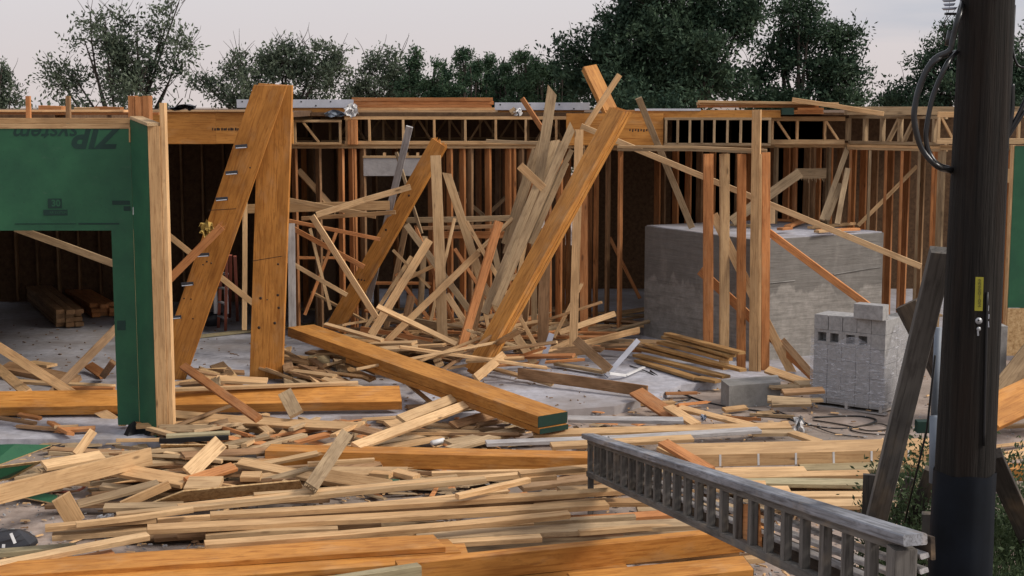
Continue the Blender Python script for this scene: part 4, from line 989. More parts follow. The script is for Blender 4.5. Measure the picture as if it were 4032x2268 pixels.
# --- the long lumber in the foreground
longs = [
 ('farthest long pale stud of the foreground lumber', 700, 1998, 0.30, 2046, 1872, 0.34, 0.10, 'pale'),
 ('long pale stud joined on at the right of the farthest one', 2044, 1868, 0.40, 2425, 1836, 0.40, 0.10, 'pale'),
 ('second long pale stud of the foreground lumber', 458, 2030, 0.32, 1910, 1888, 0.34, 0.11, 'pale'),
 ('bright third long stud of the foreground lumber', 828, 2030, 0.36, 2455, 1932, 0.34, 0.12, 'pale'),
 ('broken stick lying over the third long stud at right', 1800, 1955, 0.42, 2082, 1890, 0.44, 0.08, 'pale'),
 ('short pale stud behind the broken stick', 2060, 1885, 0.36, 2188, 1876, 0.36, 0.09, 'pale'),
 ('leftmost long stud of the foreground lumber, upper', 178, 2080, 0.30, 614, 2044, 0.30, 0.13, 'pale'),
 ('leftmost long stud of the foreground lumber, lower', 206, 2112, 0.22, 578, 2086, 0.22, 0.14, 'pale'),
 ('wide fourth plank of the foreground lumber', 580, 2084, 0.32, 2390, 1988, 0.26, 0.18, 'pale'),
 ('bright fifth stud crossing at the front of the lumber', 806, 2146, 0.34, 2240, 2026, 0.32, 0.11, 'pale'),
 ('thin dark gap stud under the fourth plank', 700, 2104, 0.16, 1500, 2066, 0.16, 0.12, 'brown'),
 ('tan plank right of the fourth plank under the railing', 2100, 1990, 0.22, 2580, 1976, 0.22, 0.15, 'pale'),
 ('wide greyed plank before the bright fifth stud', 1640, 2118, 0.20, 2740, 2062, 0.22, 0.24, 'dull'),
 ('tan plank under the railing right of the greyed plank', 2160, 2052, 0.16, 2690, 2022, 0.18, 0.14, 'fir'),
 ('pale stud running under the railing at its middle', 2200, 1930, 0.20, 2560, 1905, 0.20, 0.16, 'pale'),
 ('brown plank behind the third stud near the railing', 2050, 1918, 0.16, 2520, 1872, 0.16, 0.2, 'brown'),
 ('pale edge board just before the strapped beam', 1730, 2142, 0.22, 2130, 2118, 0.22, 0.12, 'pale'),
 ('long pale board rising at the bottom left, front', -40, 2232, 0.30, 582, 2110, 0.32, 0.11, 'pale'),
 ('pale board under the front one at the bottom left', -30, 2262, 0.2, 445, 2180, 0.22, 0.14, 'fir'),
 ('grey board lying on the dirt at the bottom left', -20, 2180, 0.10, 300, 2154, 0.10, 0.12, 'treated'),
 ('pale filler board between the fourth and fifth studs', 810, 2112, 0.24, 1330, 2086, 0.24, 0.10, 'pale'),
 ('pale plank left under the second long stud', 410, 2000, 0.22, 720, 1992, 0.22, 0.14, 'dull'),
 ('pale plank under the strapped beam at right', 2700, 2212, 0.05, 3000, 2196, 0.05, 0.20, 'pale'),
 ('tan plank lying below the strapped beam', 2380, 2206, 0.10, 2900, 2168, 0.10, 0.18, 'pale'),
]
longs += [
 ('thin long stick between the second and third foreground studs', 620, 2052, 0.26, 2000, 1938, 0.30, 0.06, 'pale'),
 ('thin brown stick between the third and fourth foreground planks', 900, 2052, 0.24, 2300, 1966, 0.24, 0.07, 'brown'),
 ('thin pale stick running under the bright fifth stud', 1000, 2146, 0.20, 2100, 2066, 0.22, 0.07, 'pale'),
 ('long greyed stick in the gap right of the fifth stud', 1500, 2096, 0.20, 2500, 2036, 0.20, 0.08, 'dull'),
 ('thin stick lying crosswise at the left end of the lumber', 300, 2066, 0.34, 760, 2006, 0.36, 0.06, 'pale'),
 ('thin tan stick along the back of the lumber by the strand board', 1000, 1952, 0.34, 1800, 1880, 0.34, 0.06, 'pale'),
 ('pale stick under the railing, foremost', 2280, 2098, 0.22, 2780, 2072, 0.2, 0.08, 'pale'),
 ('thin pale stick just before the level orange beam at right', 1700, 1866, 0.14, 2340, 1858, 0.14, 0.07, 'pale')]
for i, (lab, u0, v0, h0, u1, v1, h1, w_, m_) in enumerate(longs):
    b(lab, 'F', u0, v0, h0, u1, v1, h1, w=w_*0.82, t=0.045, mode='f', mat=m_, name='long_board', roll=(-3, -9, 0, -6)[i % 4], bow=((i % 5) - 2) * 0.008)
board('treated_post', P(1180, 2325, 0.30), P(1652, 2252, 0.32), 0.10, 0.12, 'f', 'treated', label='pale square-cut timber end at the very bottom centre', cat='timber', roll=0)

# --- right foreground boards
rights = [
 ('white wet board behind the green sealed beam end', 2236, 1650, 0.06, 2690, 1656, 0.06, 0.16, 'wet'),
 ('long pale board lying beyond the bundle', 2100, 1708, 0.06, 3110, 1678, 0.06, 0.16, 'pale'),
 ('white wet board before the long pale board', 1914, 1746, 0.08, 2440, 1726, 0.08, 0.14, 'wet'),
 ('white board with a dark edge in the right middle', 2400, 1730, 0.10, 2990, 1694, 0.10, 0.14, 'wet'),
 ('pale board with a red edge before the white ones', 2170, 1756, 0.10, 2726, 1726, 0.10, 0.13, 'pale'),
 ('pale board lying beyond the bundle at its right', 2960, 1706, 0.04, 3130, 1704, 0.04, 0.15, 'dull'),
 ('short pale board crossing behind the bundle', 3118, 1706, 0.05, 3225, 1742, 0.05, 0.12, 'pale'),
 ('red board on edge dropping behind the railing', 2612, 1742, 0.26, 2795, 1852, 0.14, 0.13, 'fir'),
 ('pale short plank left of the red board', 2606, 1762, 0.16, 2680, 1800, 0.12, 0.14, 'pale'),
 ('pale board under the bundle, first row', 2720, 1860, 0.10, 3170, 1852, 0.10, 0.14, 'pale'),
 ('pale board under the bundle, second row', 2800, 1880, 0.12, 3420, 1866, 0.12, 0.12, 'pale'),
 ('greenish board lying beyond the railing', 2880, 1896, 0.10, 3440, 1906, 0.08, 0.20, 'treated'),
 ('pale short board end close over the railing top', 2930, 1908, 0.14, 3015, 1910, 0.14, 0.14, 'pale'),
 ('second pale board end over the railing top', 3010, 1936, 0.14, 3110, 1934, 0.14, 0.16, 'pale'),
 ('tan board running right behind the railing', 3080, 1952, 0.08, 3480, 1952, 0.08, 0.16, 'pale'),
 ('lowest pale board right behind the railing', 3160, 1988, 0.06, 3490, 1984, 0.06, 0.18, 'pale'),
 ('greenish board under the bundle at right', 3150, 1842, 0.06, 3660, 1838, 0.06, 0.18, 'treated'),
 ('pale stud slanting right by the grey stake', 3560, 1818, 0.10, 3690, 1860, 0.06, 0.14, 'pale'),
 ('thin pale board by the pole foot', 3520, 1900, 0.06, 3680, 1898, 0.06, 0.16, 'treated'),
]
for i, (lab, u0, v0, h0, u1, v1, h1, w_, m_) in enumerate(rights):
    b(lab, 'F', u0, v0, h0, u1, v1, h1, w=w_, t=0.042, mode='f', mat=m_, roll=(-6, -12, -3)[i % 3])
b('grey weathered plank rising right beyond the pole', 'F', 3812, 1706, 17.0, 4150, 1280, 17.46, w=0.27, t=0.05, mat='dull', roll=10)

# --- small scattered offcuts per heap, indistinguishable within each heap
TONE = {'pale': 'pale', 'fir': 'reddish', 'dull': 'greyed tan', 'brown': 'dark brown'}
USED = {}
def scatter(n, u0, u1, v0, v1, h0, h1, lmin, lmax, noun, marks, group, mats, ang=(0, 360), ws=(0.089, 0.14, 0.089, 0.06), seed=1, tilt=6, name='timber_scrap'):
    """marks: landmarks from left to right across the heap, used to say which piece is which."""
    r = random.Random(seed); items = []
    for k in range(n):
        u = r.uniform(u0, u1); v = r.uniform(v0, v1); h = r.uniform(h0, h1)
        c = P(u, v, h); L = r.uniform(lmin, lmax); a = R(r.uniform(*ang)); ti = R(r.uniform(-tilt, tilt))
        d = Vector((math.cos(a) * math.cos(ti), math.sin(a) * math.cos(ti), math.sin(ti))) * (L / 2)
        if (c - d).z < 0.0 or (c + d).z < 0.0: d.z = 0
        w_, m_, ro, sp = r.choice(ws), r.choice(mats), r.uniform(-25, 25), (0.07 if r.random() < 0.3 else 0, 0.09 if r.random() < 0.45 else 0)
        size = 'short' if L < lmin + (lmax - lmin)/3 else 'long' if L > lmax - (lmax - lmin)/3 else 'middling'
        nar = 'narrow ' if w_ < 0.08 else 'wide ' if w_ > 0.13 else ''
        row = 'behind' if v < v0 + (v1 - v0)*0.33 else 'in front' if v > v1 - (v1 - v0)*0.33 else 'midway'
        f = (u - u0) / (u1 - u0); mk = marks[min(len(marks) - 1, int(f * len(marks)))]
        items.append((c, d, w_, m_, ro, sp, '%s %s%s %s %s, %s' % (size, nar, TONE[m_], noun, mk, row)))
    same = {}
    for it in items: same.setdefault(it[6], []).append(it)
    named = []
    for lab, its in same.items():
        its.sort(key=lambda it: it[0].x / it[0].y)
        ends = [''] if len(its) == 1 else [', left one', ', right one'] if len(its) == 2 else [', leftmost'] + [', ' + ('second', 'third', 'fourth', 'fifth')[k - 1] for k in range(1, len(its) - 1)] + [', rightmost']
        named += [it[:6] + (lab + e_,) for it, e_ in zip(its, ends)]
    for (c, d, w_, m_, ro, sp, lab) in named:
        board(name, c - d, c + d, w_, 0.038, 'f', m_, label=lab, cat='offcut', group=group, roll=ro, spl=sp)
mixed = ['pale', 'pale', 'fir', 'dull', 'brown']
scatter(44, 1380, 2080, 1255, 1420, 0.06, 0.42, 0.6, 2.2, 'heap board', ['at the slanting beam foot', 'under the crossing boards', 'under the broad upright plank', 'at the three-ply beam foot'], 'heap boards under the leaning timber', mixed, (-60, 60), seed=3, tilt=10)
scatter(34, 1390, 2120, 1250, 1430, 0.05, 0.5, 0.9, 2.6, 'broken stick', ['beside the slanting beam', 'among the crossing boards', 'by the broad plank foot', 'by the orange-red stud', 'by the upright pale post'], 'broken sticks in the middle heap', mixed, (-70, 70), ws=(0.06, 0.089, 0.04), seed=33, tilt=22, name='broken_stick')
scatter(18, 1090, 1460, 1380, 1530, 0.03, 0.22, 0.7, 1.5, 'broken plank', ['right of the upright beam foot', 'above the long beam end', 'below the diagonal beam'], 'broken planks between the beams', ['pale', 'dull', 'brown', 'pale'], (95, 150), ws=(0.14, 0.11), seed=34, tilt=5, name='broken_plank')
scatter(16, 1480, 2060, 1600, 1745, -0.04, 0.05, 0.4, 1.3, 'broken plank', ['under the diagonal beam middle', 'under the green sealed end'], 'broken planks under the diagonal beam', ['pale', 'dull', 'brown', 'brown'], (-30, 70), ws=(0.089, 0.06, 0.14), seed=35, tilt=3, name='broken_plank')
scatter(34, 2110, 2520, 1210, 1370, 0.03, 0.25, 0.6, 2.2, 'strewn board', ['under the brown upright', 'among the wide red studs', 'by the concrete block side'], 'boards strewn under the red studs', mixed, (-35, 60), seed=4)
scatter(20, 1080, 1420, 1390, 1520, 0.04, 0.22, 0.6, 1.4, 'offcut', ['beside the upright beam foot', 'behind the long beam end', 'under the diagonal beam'], 'offcuts between two orange beams', ['pale', 'dull', 'pale', 'brown'], (95, 140), ws=(0.14, 0.089), seed=5)
scatter(12, 720, 980, 1450, 1520, 0.04, 0.2, 0.4, 1.0, 'offcut', ['at the tall leaning beam foot', 'between the twin beam feet'], 'offcuts under the twin beams', ['dull', 'pale', 'brown'], (100, 200), ws=(0.14, 0.2), seed=6)
scatter(38, 660, 1420, 1650, 1745, 0.0, 0.16, 0.5, 1.6, 'offcut', ['at the green post foot', 'under the red sloping stud', 'under the level pale plank', 'near the splintered board top'], 'offcuts right of the green post', ['fir', 'brown', 'pale', 'dull'], (-60, 160), ws=(0.14, 0.089, 0.06), seed=7)
scatter(46, 330, 1200, 1770, 1930, 0.0, 0.22, 0.5, 1.9, 'scrap', ['by the big diagonal board', 'by the shallow V planks', 'by the strand board', 'by the level beam left end'], 'left foreground scrap', ['pale', 'dull', 'brown', 'pale'], (-25, 45), ws=(0.14, 0.089, 0.06, 0.089), seed=8)
scatter(16, 1240, 1800, 1840, 1900, 0.0, 0.1, 0.4, 1.6, 'offcut', ['by the splintered board', 'before the level beam', 'by the green scrap'], 'offcuts before the level beam', ['brown', 'pale', 'dull'], (-25, 25), seed=9)
scatter(16, 700, 2500, 1960, 2130, -0.04, 0.06, 1.0, 3.0, 'under-board', ['at the left of the long lumber', 'at the middle of the long lumber', 'at the right of the long lumber'], 'boards under the foreground lumber', ['brown', 'brown', 'dull'], (0, 20), ws=(0.14, 0.184), seed=10, tilt=2)  # mostly brown: the shade of the gaps above is put into their colour
scatter(14, 2700, 3400, 1850, 2000, -0.06, 0.04, 0.8, 2.4, 'under-board', ['below the plank bundle left end', 'beyond the railing middle', 'toward the leaning grey brace'], 'boards beyond the railing', ['brown', 'pale', 'dull'], (-12, 12), ws=(0.14, 0.184), seed=12, tilt=2)
scatter(14, 2560, 3100, 1540, 1660, -0.07, 0.0, 0.2, 0.6, 'dirt offcut', ['left of the footing', 'before the footing', 'right of the footing'], 'offcuts on the dirt', ['pale', 'fir', 'dull'], (-60, 60), ws=(0.06, 0.089, 0.03), seed=13, tilt=2)
scatter(12, 0, 430, 1540, 1700, 0.02, 0.1, 0.2, 0.8, 'slab offcut', ['at the left edge', 'in the garage mouth', 'near the green post'], 'offcuts in the garage mouth', ['pale', 'fir', 'brown'], (-60, 60), ws=(0.06, 0.089), seed=14, tilt=2)
scatter(12, 3050, 3180, 1510, 1590, 0.0, 0.25, 0.25, 0.55, 'piled offcut', ['close to the footing', 'close to the block pallet'], 'offcuts left of the pallet', ['brown', 'dull'], (-20, 20), ws=(0.14, 0.1), seed=15, tilt=3)
scatter(10, 3920, 4080, 1560, 2050, -0.05, 0.1, 0.3, 1.0, 'ground scrap', ['just right of the pole', 'at the right picture edge'], 'scraps right of the pole', ['pale', 'fir', 'dull'], (-50, 50), seed=16, tilt=3)

# ================================================================== sheet pieces
def sheet(label, pts, th, mat, edge='osb', name='sheet_offcut', cat='sheet'):
    """A flat offcut of sheet material through four points."""
    pts = [Vector(p) for p in pts]; c = pts[0].copy()
    n = (pts[1] - pts[0]).cross(pts[3] - pts[0]).normalized()
    if n.z < 0: n = -n
    vs = [p - c for p in pts] + [p - c - n*th for p in pts]
    k = len(pts)
    fs = [tuple(range(k)), tuple(range(2*k - 1, k - 1, -1))] + [(i, (i+1) % k, k + (i+1) % k, k + i) for i in range(k)]
    o = mesh_obj(name, vs, fs, mat); o.location = c
    o.data.materials.append(M[edge])
    for p in o.data.polygons[1:]: p.material_index = 1
    return tag(o, label, cat)
def SF(u, v, h): return P(u, v, h)
sheet('green sheathing offcut lying at the left edge, uppermost', [SF(-60, 1850, 0.10), SF(205, 1752, 0.10), SF(60, 1748, 0.22), SF(-60, 1752, 0.2)], 0.012, 'zip')
sheet('torn green sheathing sheet sagging at the left edge', [SF(-40, 1900, 0.12), SF(40, 1885, 0.10), SF(172, 1812, 0.28), SF(-40, 1838, 0.30)], 0.012, 'zip')
sheet('green sheathing scrap on the dirt below the big diagonal board', [SF(60, 1952, -0.04), SF(220, 1982, -0.05), SF(228, 1950, -0.05), SF(90, 1930, -0.04)], 0.012, 'zip')
sheet('small green sheathing scrap among the long lumber', [SF(1500, 1898, 0.1), SF(1560, 1902, 0.1), SF(1575, 1888, 0.1), SF(1520, 1884, 0.1)], 0.012, 'zip')
sheet('strand board sheet with a black taped edge before the green post', [SF(640, 1796, 0.10), SF(905, 1790, 0.10), SF(898, 1748, 0.26), SF(632, 1748, 0.26)], 0.014, 'osb')
sheet('long strand board strip lying along the back of the lumber', [SF(575, 1985, 0.22), SF(1195, 1925, 0.24), SF(1180, 1888, 0.36), SF(720, 1930, 0.36)], 0.014, 'osb')
sheet('cupped strand board offcut at the foot of the twin beams', [SF(740, 1505, 0.12), SF(960, 1508, 0.10), SF(905, 1445, 0.22), SF(790, 1452, 0.2)], 0.014, 'osb')
sheet('green and brown sheet scrap by the diagonal beam left end', [SF(1200, 1438, 0.1), SF(1300, 1430, 0.1), SF(1298, 1395, 0.2), SF(1215, 1400, 0.2)], 0.014, 'treated')
board('black_strip', P(628, 1735, 0.22), P(900, 1722, 0.24), 0.06, 0.05, 'f', 'black', label='black tape strip lying in front of the post foot', cat='strip')
board('black_strip', P(700, 1815, 0.14), P(1010, 1800, 0.14), 0.12, 0.03, 'f', 'black', label='black sheet edge under the tan plank at left', cat='strip')
board('plate_scrap', P(655, 1718, 0.26), P(905, 1705, 0.27), 0.10, 0.038, 'f', 'treated', label='treated plate lying on the black tape strip', cat='board')

# ================================================================== things lying on the roof deck
def deck_stack(label, u0, u1, vts, Y, mats, depth=0.14, name='deck_lumber'):
    e_ = empty(name, P((u0 + u1)/2, vts[-1], Y), label, 'stack')
    for k in range(len(vts) - 1):
        j0, j1 = rnd.uniform(-14, 14), rnd.uniform(-14, 14)
        z0, z1 = P(2000, vts[k+1], Y).z, P(2000, vts[k], Y).z
        for d_ in range(2):
            box('stacked_board', (UX(u0 + j0 - 6*d_, Y, 420), Y + d_*(depth + 0.01) + rnd.uniform(-0.015, 0.015), z0 + 0.001), (UX(u1 + j1 + 5*d_, Y, 420), Y + d_*(depth + 0.01) + depth, z1 - 0.001), mats[k % len(mats)], e_)
    return e_
deck_stack('pink-orange lumber stack on the deck over the middle wall', 1385, 1935, [384, 398, 412, 424, 436], 24.3, ['fir', 'fir', 'fir', 'pale'])
deck_stack('pale edge boards below the pink-orange deck stack', 1400, 2262, [438, 452, 460], 24.15, ['pale', 'pale'])
deck_stack('lumber stack on the deck over the right wing', 2760, 3215, [402, 414, 424], 23.6, ['pale', 'fir'])
deck_stack('short thick board pile on the deck under the right wing stack', 3128, 3250, [424, 433, 441, 449], 23.5, ['fir', 'fir'])
box('deck_beam', (UX(2375, 23.5, 450), 23.52, P(2000, 463, 23.5).z), (UX(3075, 23.5, 450), 23.6, P(2000, 434, 23.5).z), 'lvl', label='orange beam lying along the deck edge of the right wing', cat='beam')
box('sealed_beam_end', (UX(3078, 23.45, 450), 23.45, P(2000, 452, 23.5).z), (UX(3126, 23.45, 450), 23.6, P(2000, 425, 23.5).z), 'endgreen', label='dark teal sealed beam end on the right wing deck', cat='beam')
box('deck_edge_board', (UX(3330, 23.2, 440), 23.1, P(3500, 452, 23.2).z), (UX(4300, 23.2, 440), 23.3, P(3500, 420, 23.2).z), 'dull', label='pale deck edge board above the angled stud wall', cat='board')
b('long pale stick lying aslant on the right wing deck', 'F', 3120, 392, 23.4, 3480, 448, 22.9, w=0.07, mode='e', mat='pale')
b('thin pale board capping the right wing lumber stack', 'F', 2748, 400, 23.6, 3300, 408, 23.5, w=0.14, mode='f', mat='pale')
box('deck_beam', (UX(1140, 24.1, 440), 24.1, P(1500, 458, 24.1).z), (UX(1400, 24.1, 440), 24.18, P(1500, 424, 24.1).z), 'lvl', label='orange beam under the left white channel on the deck', cat='beam')
box('deck_beam', (UX(1960, 24.1, 440), 24.1, P(1500, 458, 24.1).z), (UX(2300, 24.1, 440), 24.18, P(1500, 432, 24.1).z), 'lvl', label='orange beam under the right white channel on the deck', cat='beam')
for (lab, u0, u1, v0, v1, Yc) in (('white perforated steel channel on the deck at the left', 932, 1392, 392, 424, 24.05), ('white perforated steel channel on the deck by the fan of boards', 1948, 2322, 404, 433, 24.05), ('thin white channel on the deck right of the upright beam end', 2500, 2760, 428, 436, 23.5)):
    ch = empty('steel_channel', P(u0, v1, Yc), lab, 'channel')
    box('channel_web', (UX(u0, Yc, 410), Yc, P(2000, v1, Yc).z), (UX(u1, Yc, 410), Yc + 0.006, P(2000, v0, Yc).z), 'steel', ch)
    box('channel_flange', (UX(u0, Yc, 410), Yc + 0.008, P(2000, v1, Yc).z - 0.004), (UX(u1, Yc, 410), Yc + 0.09, P(2000, v1, Yc).z + 0.002), 'steel', ch)
    if v1 - v0 > 15:
        for k in range(int((u1 - u0) / 58)):
            uu = u0 + 22 + 58*k; vv = v0 + (8 if k % 2 == 0 else 24)
            tube('bolt_hole', [P(uu, vv, Yc - 0.002), P(uu, vv, Yc - 0.0045)], 0.014, 'black', ch, sides=8)
def rag(label, u, v, Y, sx, sz, mat, seed):
    r = random.Random(seed); n = 7; vs = []
    for j in range(n):
        for i in range(n):
            a, c_ = i/(n-1) - 0.5, j/(n-1) - 0.5
            vs.append((a*sx + r.uniform(-0.02, 0.02), r.uniform(-0.06, 0.06) + 0.12*math.sin(i*1.9)*math.cos(j*1.3)*sx, c_*sz*(0.7 + 0.3*math.cos(a*4)) + r.uniform(-0.03, 0.03)))
    fs = [(j*n+i, j*n+i+1, (j+1)*n+i+1, (j+1)*n+i) for j in range(n-1) for i in range(n-1)]
    o = mesh_obj('crumpled_sheet', vs, fs, mat, None, False); o.location = P(u, v, Y)
    return tag(o, label, 'sheet')
rag('crumpled white and black wrap hanging off the deck edge', 1382, 434, 23.8, 0.2, 0.22, 'white', 5)
rag('grey flap of felt on the deck left of the white wrap', 1318, 450, 23.8, 0.32, 0.10, 'pipe', 6)
rag('white scrap of wrap on the deck by the right channel', 2040, 440, 23.8, 0.12, 0.13, 'white', 8)
rag('dark felt scrap lying on the deck behind the green wall', 708, 424, 18.4, 0.4, 0.05, 'black', 9)
b('brown cardboard-like block on the deck edge near the right channel', 'F', 2010, 444, 23.8, 2030, 430, 23.8, w=0.09, mode='c', mat='dull')
for k, (u0, u1, v_, m_) in enumerate(((160, 250, 424, 'fir'), (300, 400, 431, 'pale'), (380, 480, 428, 'fir'))):
    b(('red scrap heap board on the garage roof, leftmost', 'pale scrap on the garage roof, middle', 'red scrap on the garage roof beside the post')[k], 'F', u0, v_, 19.5, u1, v_ + 3, 19.5, w=0.2, t=0.06, mode='f', mat=m_)
box('roof_board', (UX(-200, 17.4, 445), 17.2, ZT + 0.155), (UX(640, 17.4, 445), 17.6, ZT + 0.185), 'fir', label='red-edged board along the garage roof behind the plates', cat='board')
box('roof_board', (UX(-200, 17.4, 445), 17.18, ZT + 0.188), (UX(500, 17.4, 445), 17.5, ZT + 0.212), 'pale', label='pale board along the garage roof edge', cat='board')

# ================================================================== stepladder inside the garage
ld = empty('stepladder', P(880, 1300, 0.0), 'small red-legged stepladder in the shade behind the twin beams', 'ladder')
la, lb = P(905, 1310, 0.0), P(935, 1265, 0.0); lt = P(893, 1010, 22.9)
for (p_, q_) in ((P(888, 1302, 0.0), lt), (P(935, 1265, 0.0), lt + Vector((0.12, 0.05, 0))), (P(860, 1290, 0.0), lt + Vector((-0.1, 0.1, 0))), (P(905, 1250, 0.0), lt + Vector((0.02, 0.2, 0)))):
    board('leg', p_, q_, 0.05, 0.025, 'c', 'redladder', ld)
for k in range(4):
    f = 0.18 + 0.2*k
    board('step', P(888, 1302, 0.0).lerp(lt, f), P(860, 1290, 0.0).lerp(lt + Vector((-0.1, 0.1, 0)), f), 0.07, 0.025, 'f', 'alu', ld)
for k, (u_, lab) in enumerate(((850, 'white pipe length standing beside the stepladder, left one'), (893, 'white pipe length standing beside the stepladder, right one'))):
    tag(tube('pipe_length', [P(u_, 1235, 24.5), P(u_ - 3, 1130, 24.6)], 0.035, 'white', None, 10), lab, 'pipe')
def tub(name, loc, r0, r1, h, mat, label, cat):
    vs, fs = [], []
    n = 14
    for (rr_, z) in ((r0, 0), (r1, h), (r1 - 0.015, h), (r0 - 0.012, 0.02)):
        for k in range(n): vs.append((rr_*math.cos(2*math.pi*k/n), rr_*math.sin(2*math.pi*k/n), z))
    for j in range(3):
        for k in range(n): fs.append((j*n + k, j*n + (k+1) % n, (j+1)*n + (k+1) % n, (j+1)*n + k))
    fs.append(tuple(range(n - 1, -1, -1))); fs.append(tuple(3*n + k for k in range(n)))
    o = mesh_obj(name, vs, fs, mat, None, True); o.location = loc
    return tag(o, label, cat)
tub('tool_tub', P(832, 1280, 0.0), 0.16, 0.20, 0.2, 'bag', 'black tub on the slab left of the stepladder', 'tub')
rag('yellow torn insulation batt hanging at the frayed brace', 812, 900, 19.75, 0.18, 0.22, 'insul', 21)

# ================================================================== pallet of concrete masonry units
def cmu_mesh(L, W, H, holes):
    """Block L x W x H with two square cores showing on the -Y face when holes is set."""
    if not holes:
        c = 0.004
        vs, fs = board_mesh(L, W, H, segs=1, ch=c)
        return vs, fs
    vs, fs = [], []
    xs = [0, 0.05, L/2 - 0.025, L/2 + 0.025, L - 0.05, L]; zs = [-H/2, -H/2 + 0.035, H/2 - 0.035, H/2]
    idx = {}
    for y in (-W/2, -W/2 + 0.15):
        for z in zs:
            for x_ in xs: idx[(x_, y, z)] = len(vs); vs.append((x_, y, z))
    y0, y1 = -W/2, -W/2 + 0.15
    for i in range(5):
        for j in range(3):
            core = i in (1, 3) and j == 1
            y = y1 if core else y0
            fs.append((idx[(xs[i], y, zs[j])], idx[(xs[i+1], y, zs[j])], idx[(xs[i+1], y, zs[j+1])], idx[(xs[i], y, zs[j+1])]))
            if core:
                for (a, b2) in (((xs[i], zs[j]), (xs[i+1], zs[j])), ((xs[i+1], zs[j]), (xs[i+1], zs[j+1])), ((xs[i+1], zs[j+1]), (xs[i], zs[j+1])), ((xs[i], zs[j+1]), (xs[i], zs[j]))):
                    fs.append((idx[(a[0], y0, a[1])], idx[(b2[0], y0, b2[1])], idx[(b2[0], y1, b2[1])], idx[(a[0], y1, a[1])]))
    k = len(vs); vs += [(0, W/2, -H/2), (L, W/2, -H/2), (L, W/2, H/2), (0, W/2, H/2)]
    A_, B2, C2, D2 = idx[(0, y0, -H/2)], idx[(L, y0, -H/2)], idx[(L, y0, H/2)], idx[(0, y0, H/2)]
    fs += [(k, k+3, k+2, k+1), (A_, k, k+1, B2), (D2, C2, k+2, k+3), (A_, D2, k+3, k), (B2, k+1, k+2, C2)]
    return vs, fs
MEND = bpy.data.meshes.new('masonry_end'); v_, f_ = cmu_mesh(0.388, 0.188, 0.188, False); MEND.from_pydata(v_, [], f_); MEND.materials.append(M['cmu'])
MHOL = bpy.data.meshes.new('masonry_cored'); v_, f_ = cmu_mesh(0.388, 0.19, 0.188, True); MHOL.from_pydata(v_, [], f_); MHOL.materials.append(M['cmu'])
pc = P(3478, 1636, -0.10)                      # near corner of the pallet on the dirt
ang = R(37)
dl = Vector((-math.cos(ang), math.sin(ang), 0)); drt = Vector((math.cos(R(90) - ang), math.sin(R(90) - ang), 0))   # along the left and right faces
pal = empty('pallet', pc, 'whitish timber pallet under the concrete masonry units', 'pallet')
zp = pc.z + 0.02
for k in range(5):
    o_ = drt * (0.05 + 0.17*k)
    board('deck_slat', pc + o_ + dl*(-0.02) + Vector((0, 0, 0.145)), pc + o_ + dl*1.02 + Vector((0, 0, 0.145)), 0.11, 0.022, 'f', 'wet', pal, segs=1)
for k in range(3):
    o_ = dl * (0.04 + 0.46*k)
    board('stringer', pc + o_ + drt*(-0.01) + Vector((0, 0, 0.075)), pc + o_ + drt*0.82 + Vector((0, 0, 0.075)), 0.04, 0.10, 'f', 'wet', pal, segs=1)
for k in range(2):
    o_ = drt * (0.05 + 0.68*k)
    board('base_slat', pc + o_ + dl*(-0.02) + Vector((0, 0, 0.012)), pc + o_ + dl*1.02 + Vector((0, 0, 0.012)), 0.10, 0.022, 'f', 'wet', pal, segs=1)
zc = pc.z + 0.165
ordn = ['bottom', 'second', 'third', 'fourth', 'fifth', 'sixth', 'seventh']
def cmu(mesh, origin, xax, label, group=None):
    o = bpy.data.objects.new('masonry_block', mesh); C.objects.link(o)
    xax = xax.normalized(); z = Vector((0, 0, 1)); y = z.cross(xax)
    m = Matrix.Identity(4)
    for i in range(3): m[i][0] = xax[i]; m[i][1] = y[i]; m[i][2] = z[i]; m[i][3] = origin[i]
    o.matrix_basis = m
    tag(o, label, 'block', group); return o
for row in range(6):
    zz = zc + 0.094 + row*0.1915
    if row == 4:      # this course shows open cores on the left side
        for k in range(2):
            o0 = pc + dl*(0.975 - 0.39*k - 0.0) + drt*0.098 + Vector((0, 0, zz))
            cmu(MHOL, o0, -dl, 'cored masonry block in the %s course, %s on the left side' % (ordn[row], ('outer', 'inner')[k]))
        cmu(MEND, pc + dl*0.10 + drt*0.0 + Vector((0, 0, zz)), drt, 'masonry block at the near corner of the %s course' % ordn[row])
        for k in range(3):
            cmu(MEND, pc + dl*(0.10 + 0.195*k) + drt*0.40 + Vector((0, 0, zz)), drt, 'masonry block on the right rear of the %s course, %s' % (ordn[row], ('outermost', 'middle', 'innermost')[k]))
    else:
        for k in range(5):
            j = rnd.uniform(-0.008, 0.008)
            cmu(MEND, pc + dl*(0.10 + 0.195*k) + drt*j + Vector((0, 0, zz)), drt, 'masonry block end in the %s course, number %s from the near corner' % (ordn[row], ('one', 'two', 'three', 'four', 'five')[k]))
        cmu(MEND, pc + dl*0.10 + drt*0.40 + Vector((0, 0, zz)), drt, 'masonry block at the right rear of the %s course' % ordn[row])
zz = zc + 0.094 + 6*0.1915
cmu(MEND, pc + dl*0.02 + drt*0.02 + Vector((0, 0, zz)), dl, 'lone masonry block on top of the pallet stack at the corner')
cmu(MEND, pc + dl*0.10 + drt*0.42 + Vector((0, 0, zz - 0.1915)), drt, 'masonry block overhanging the right side of the stack')
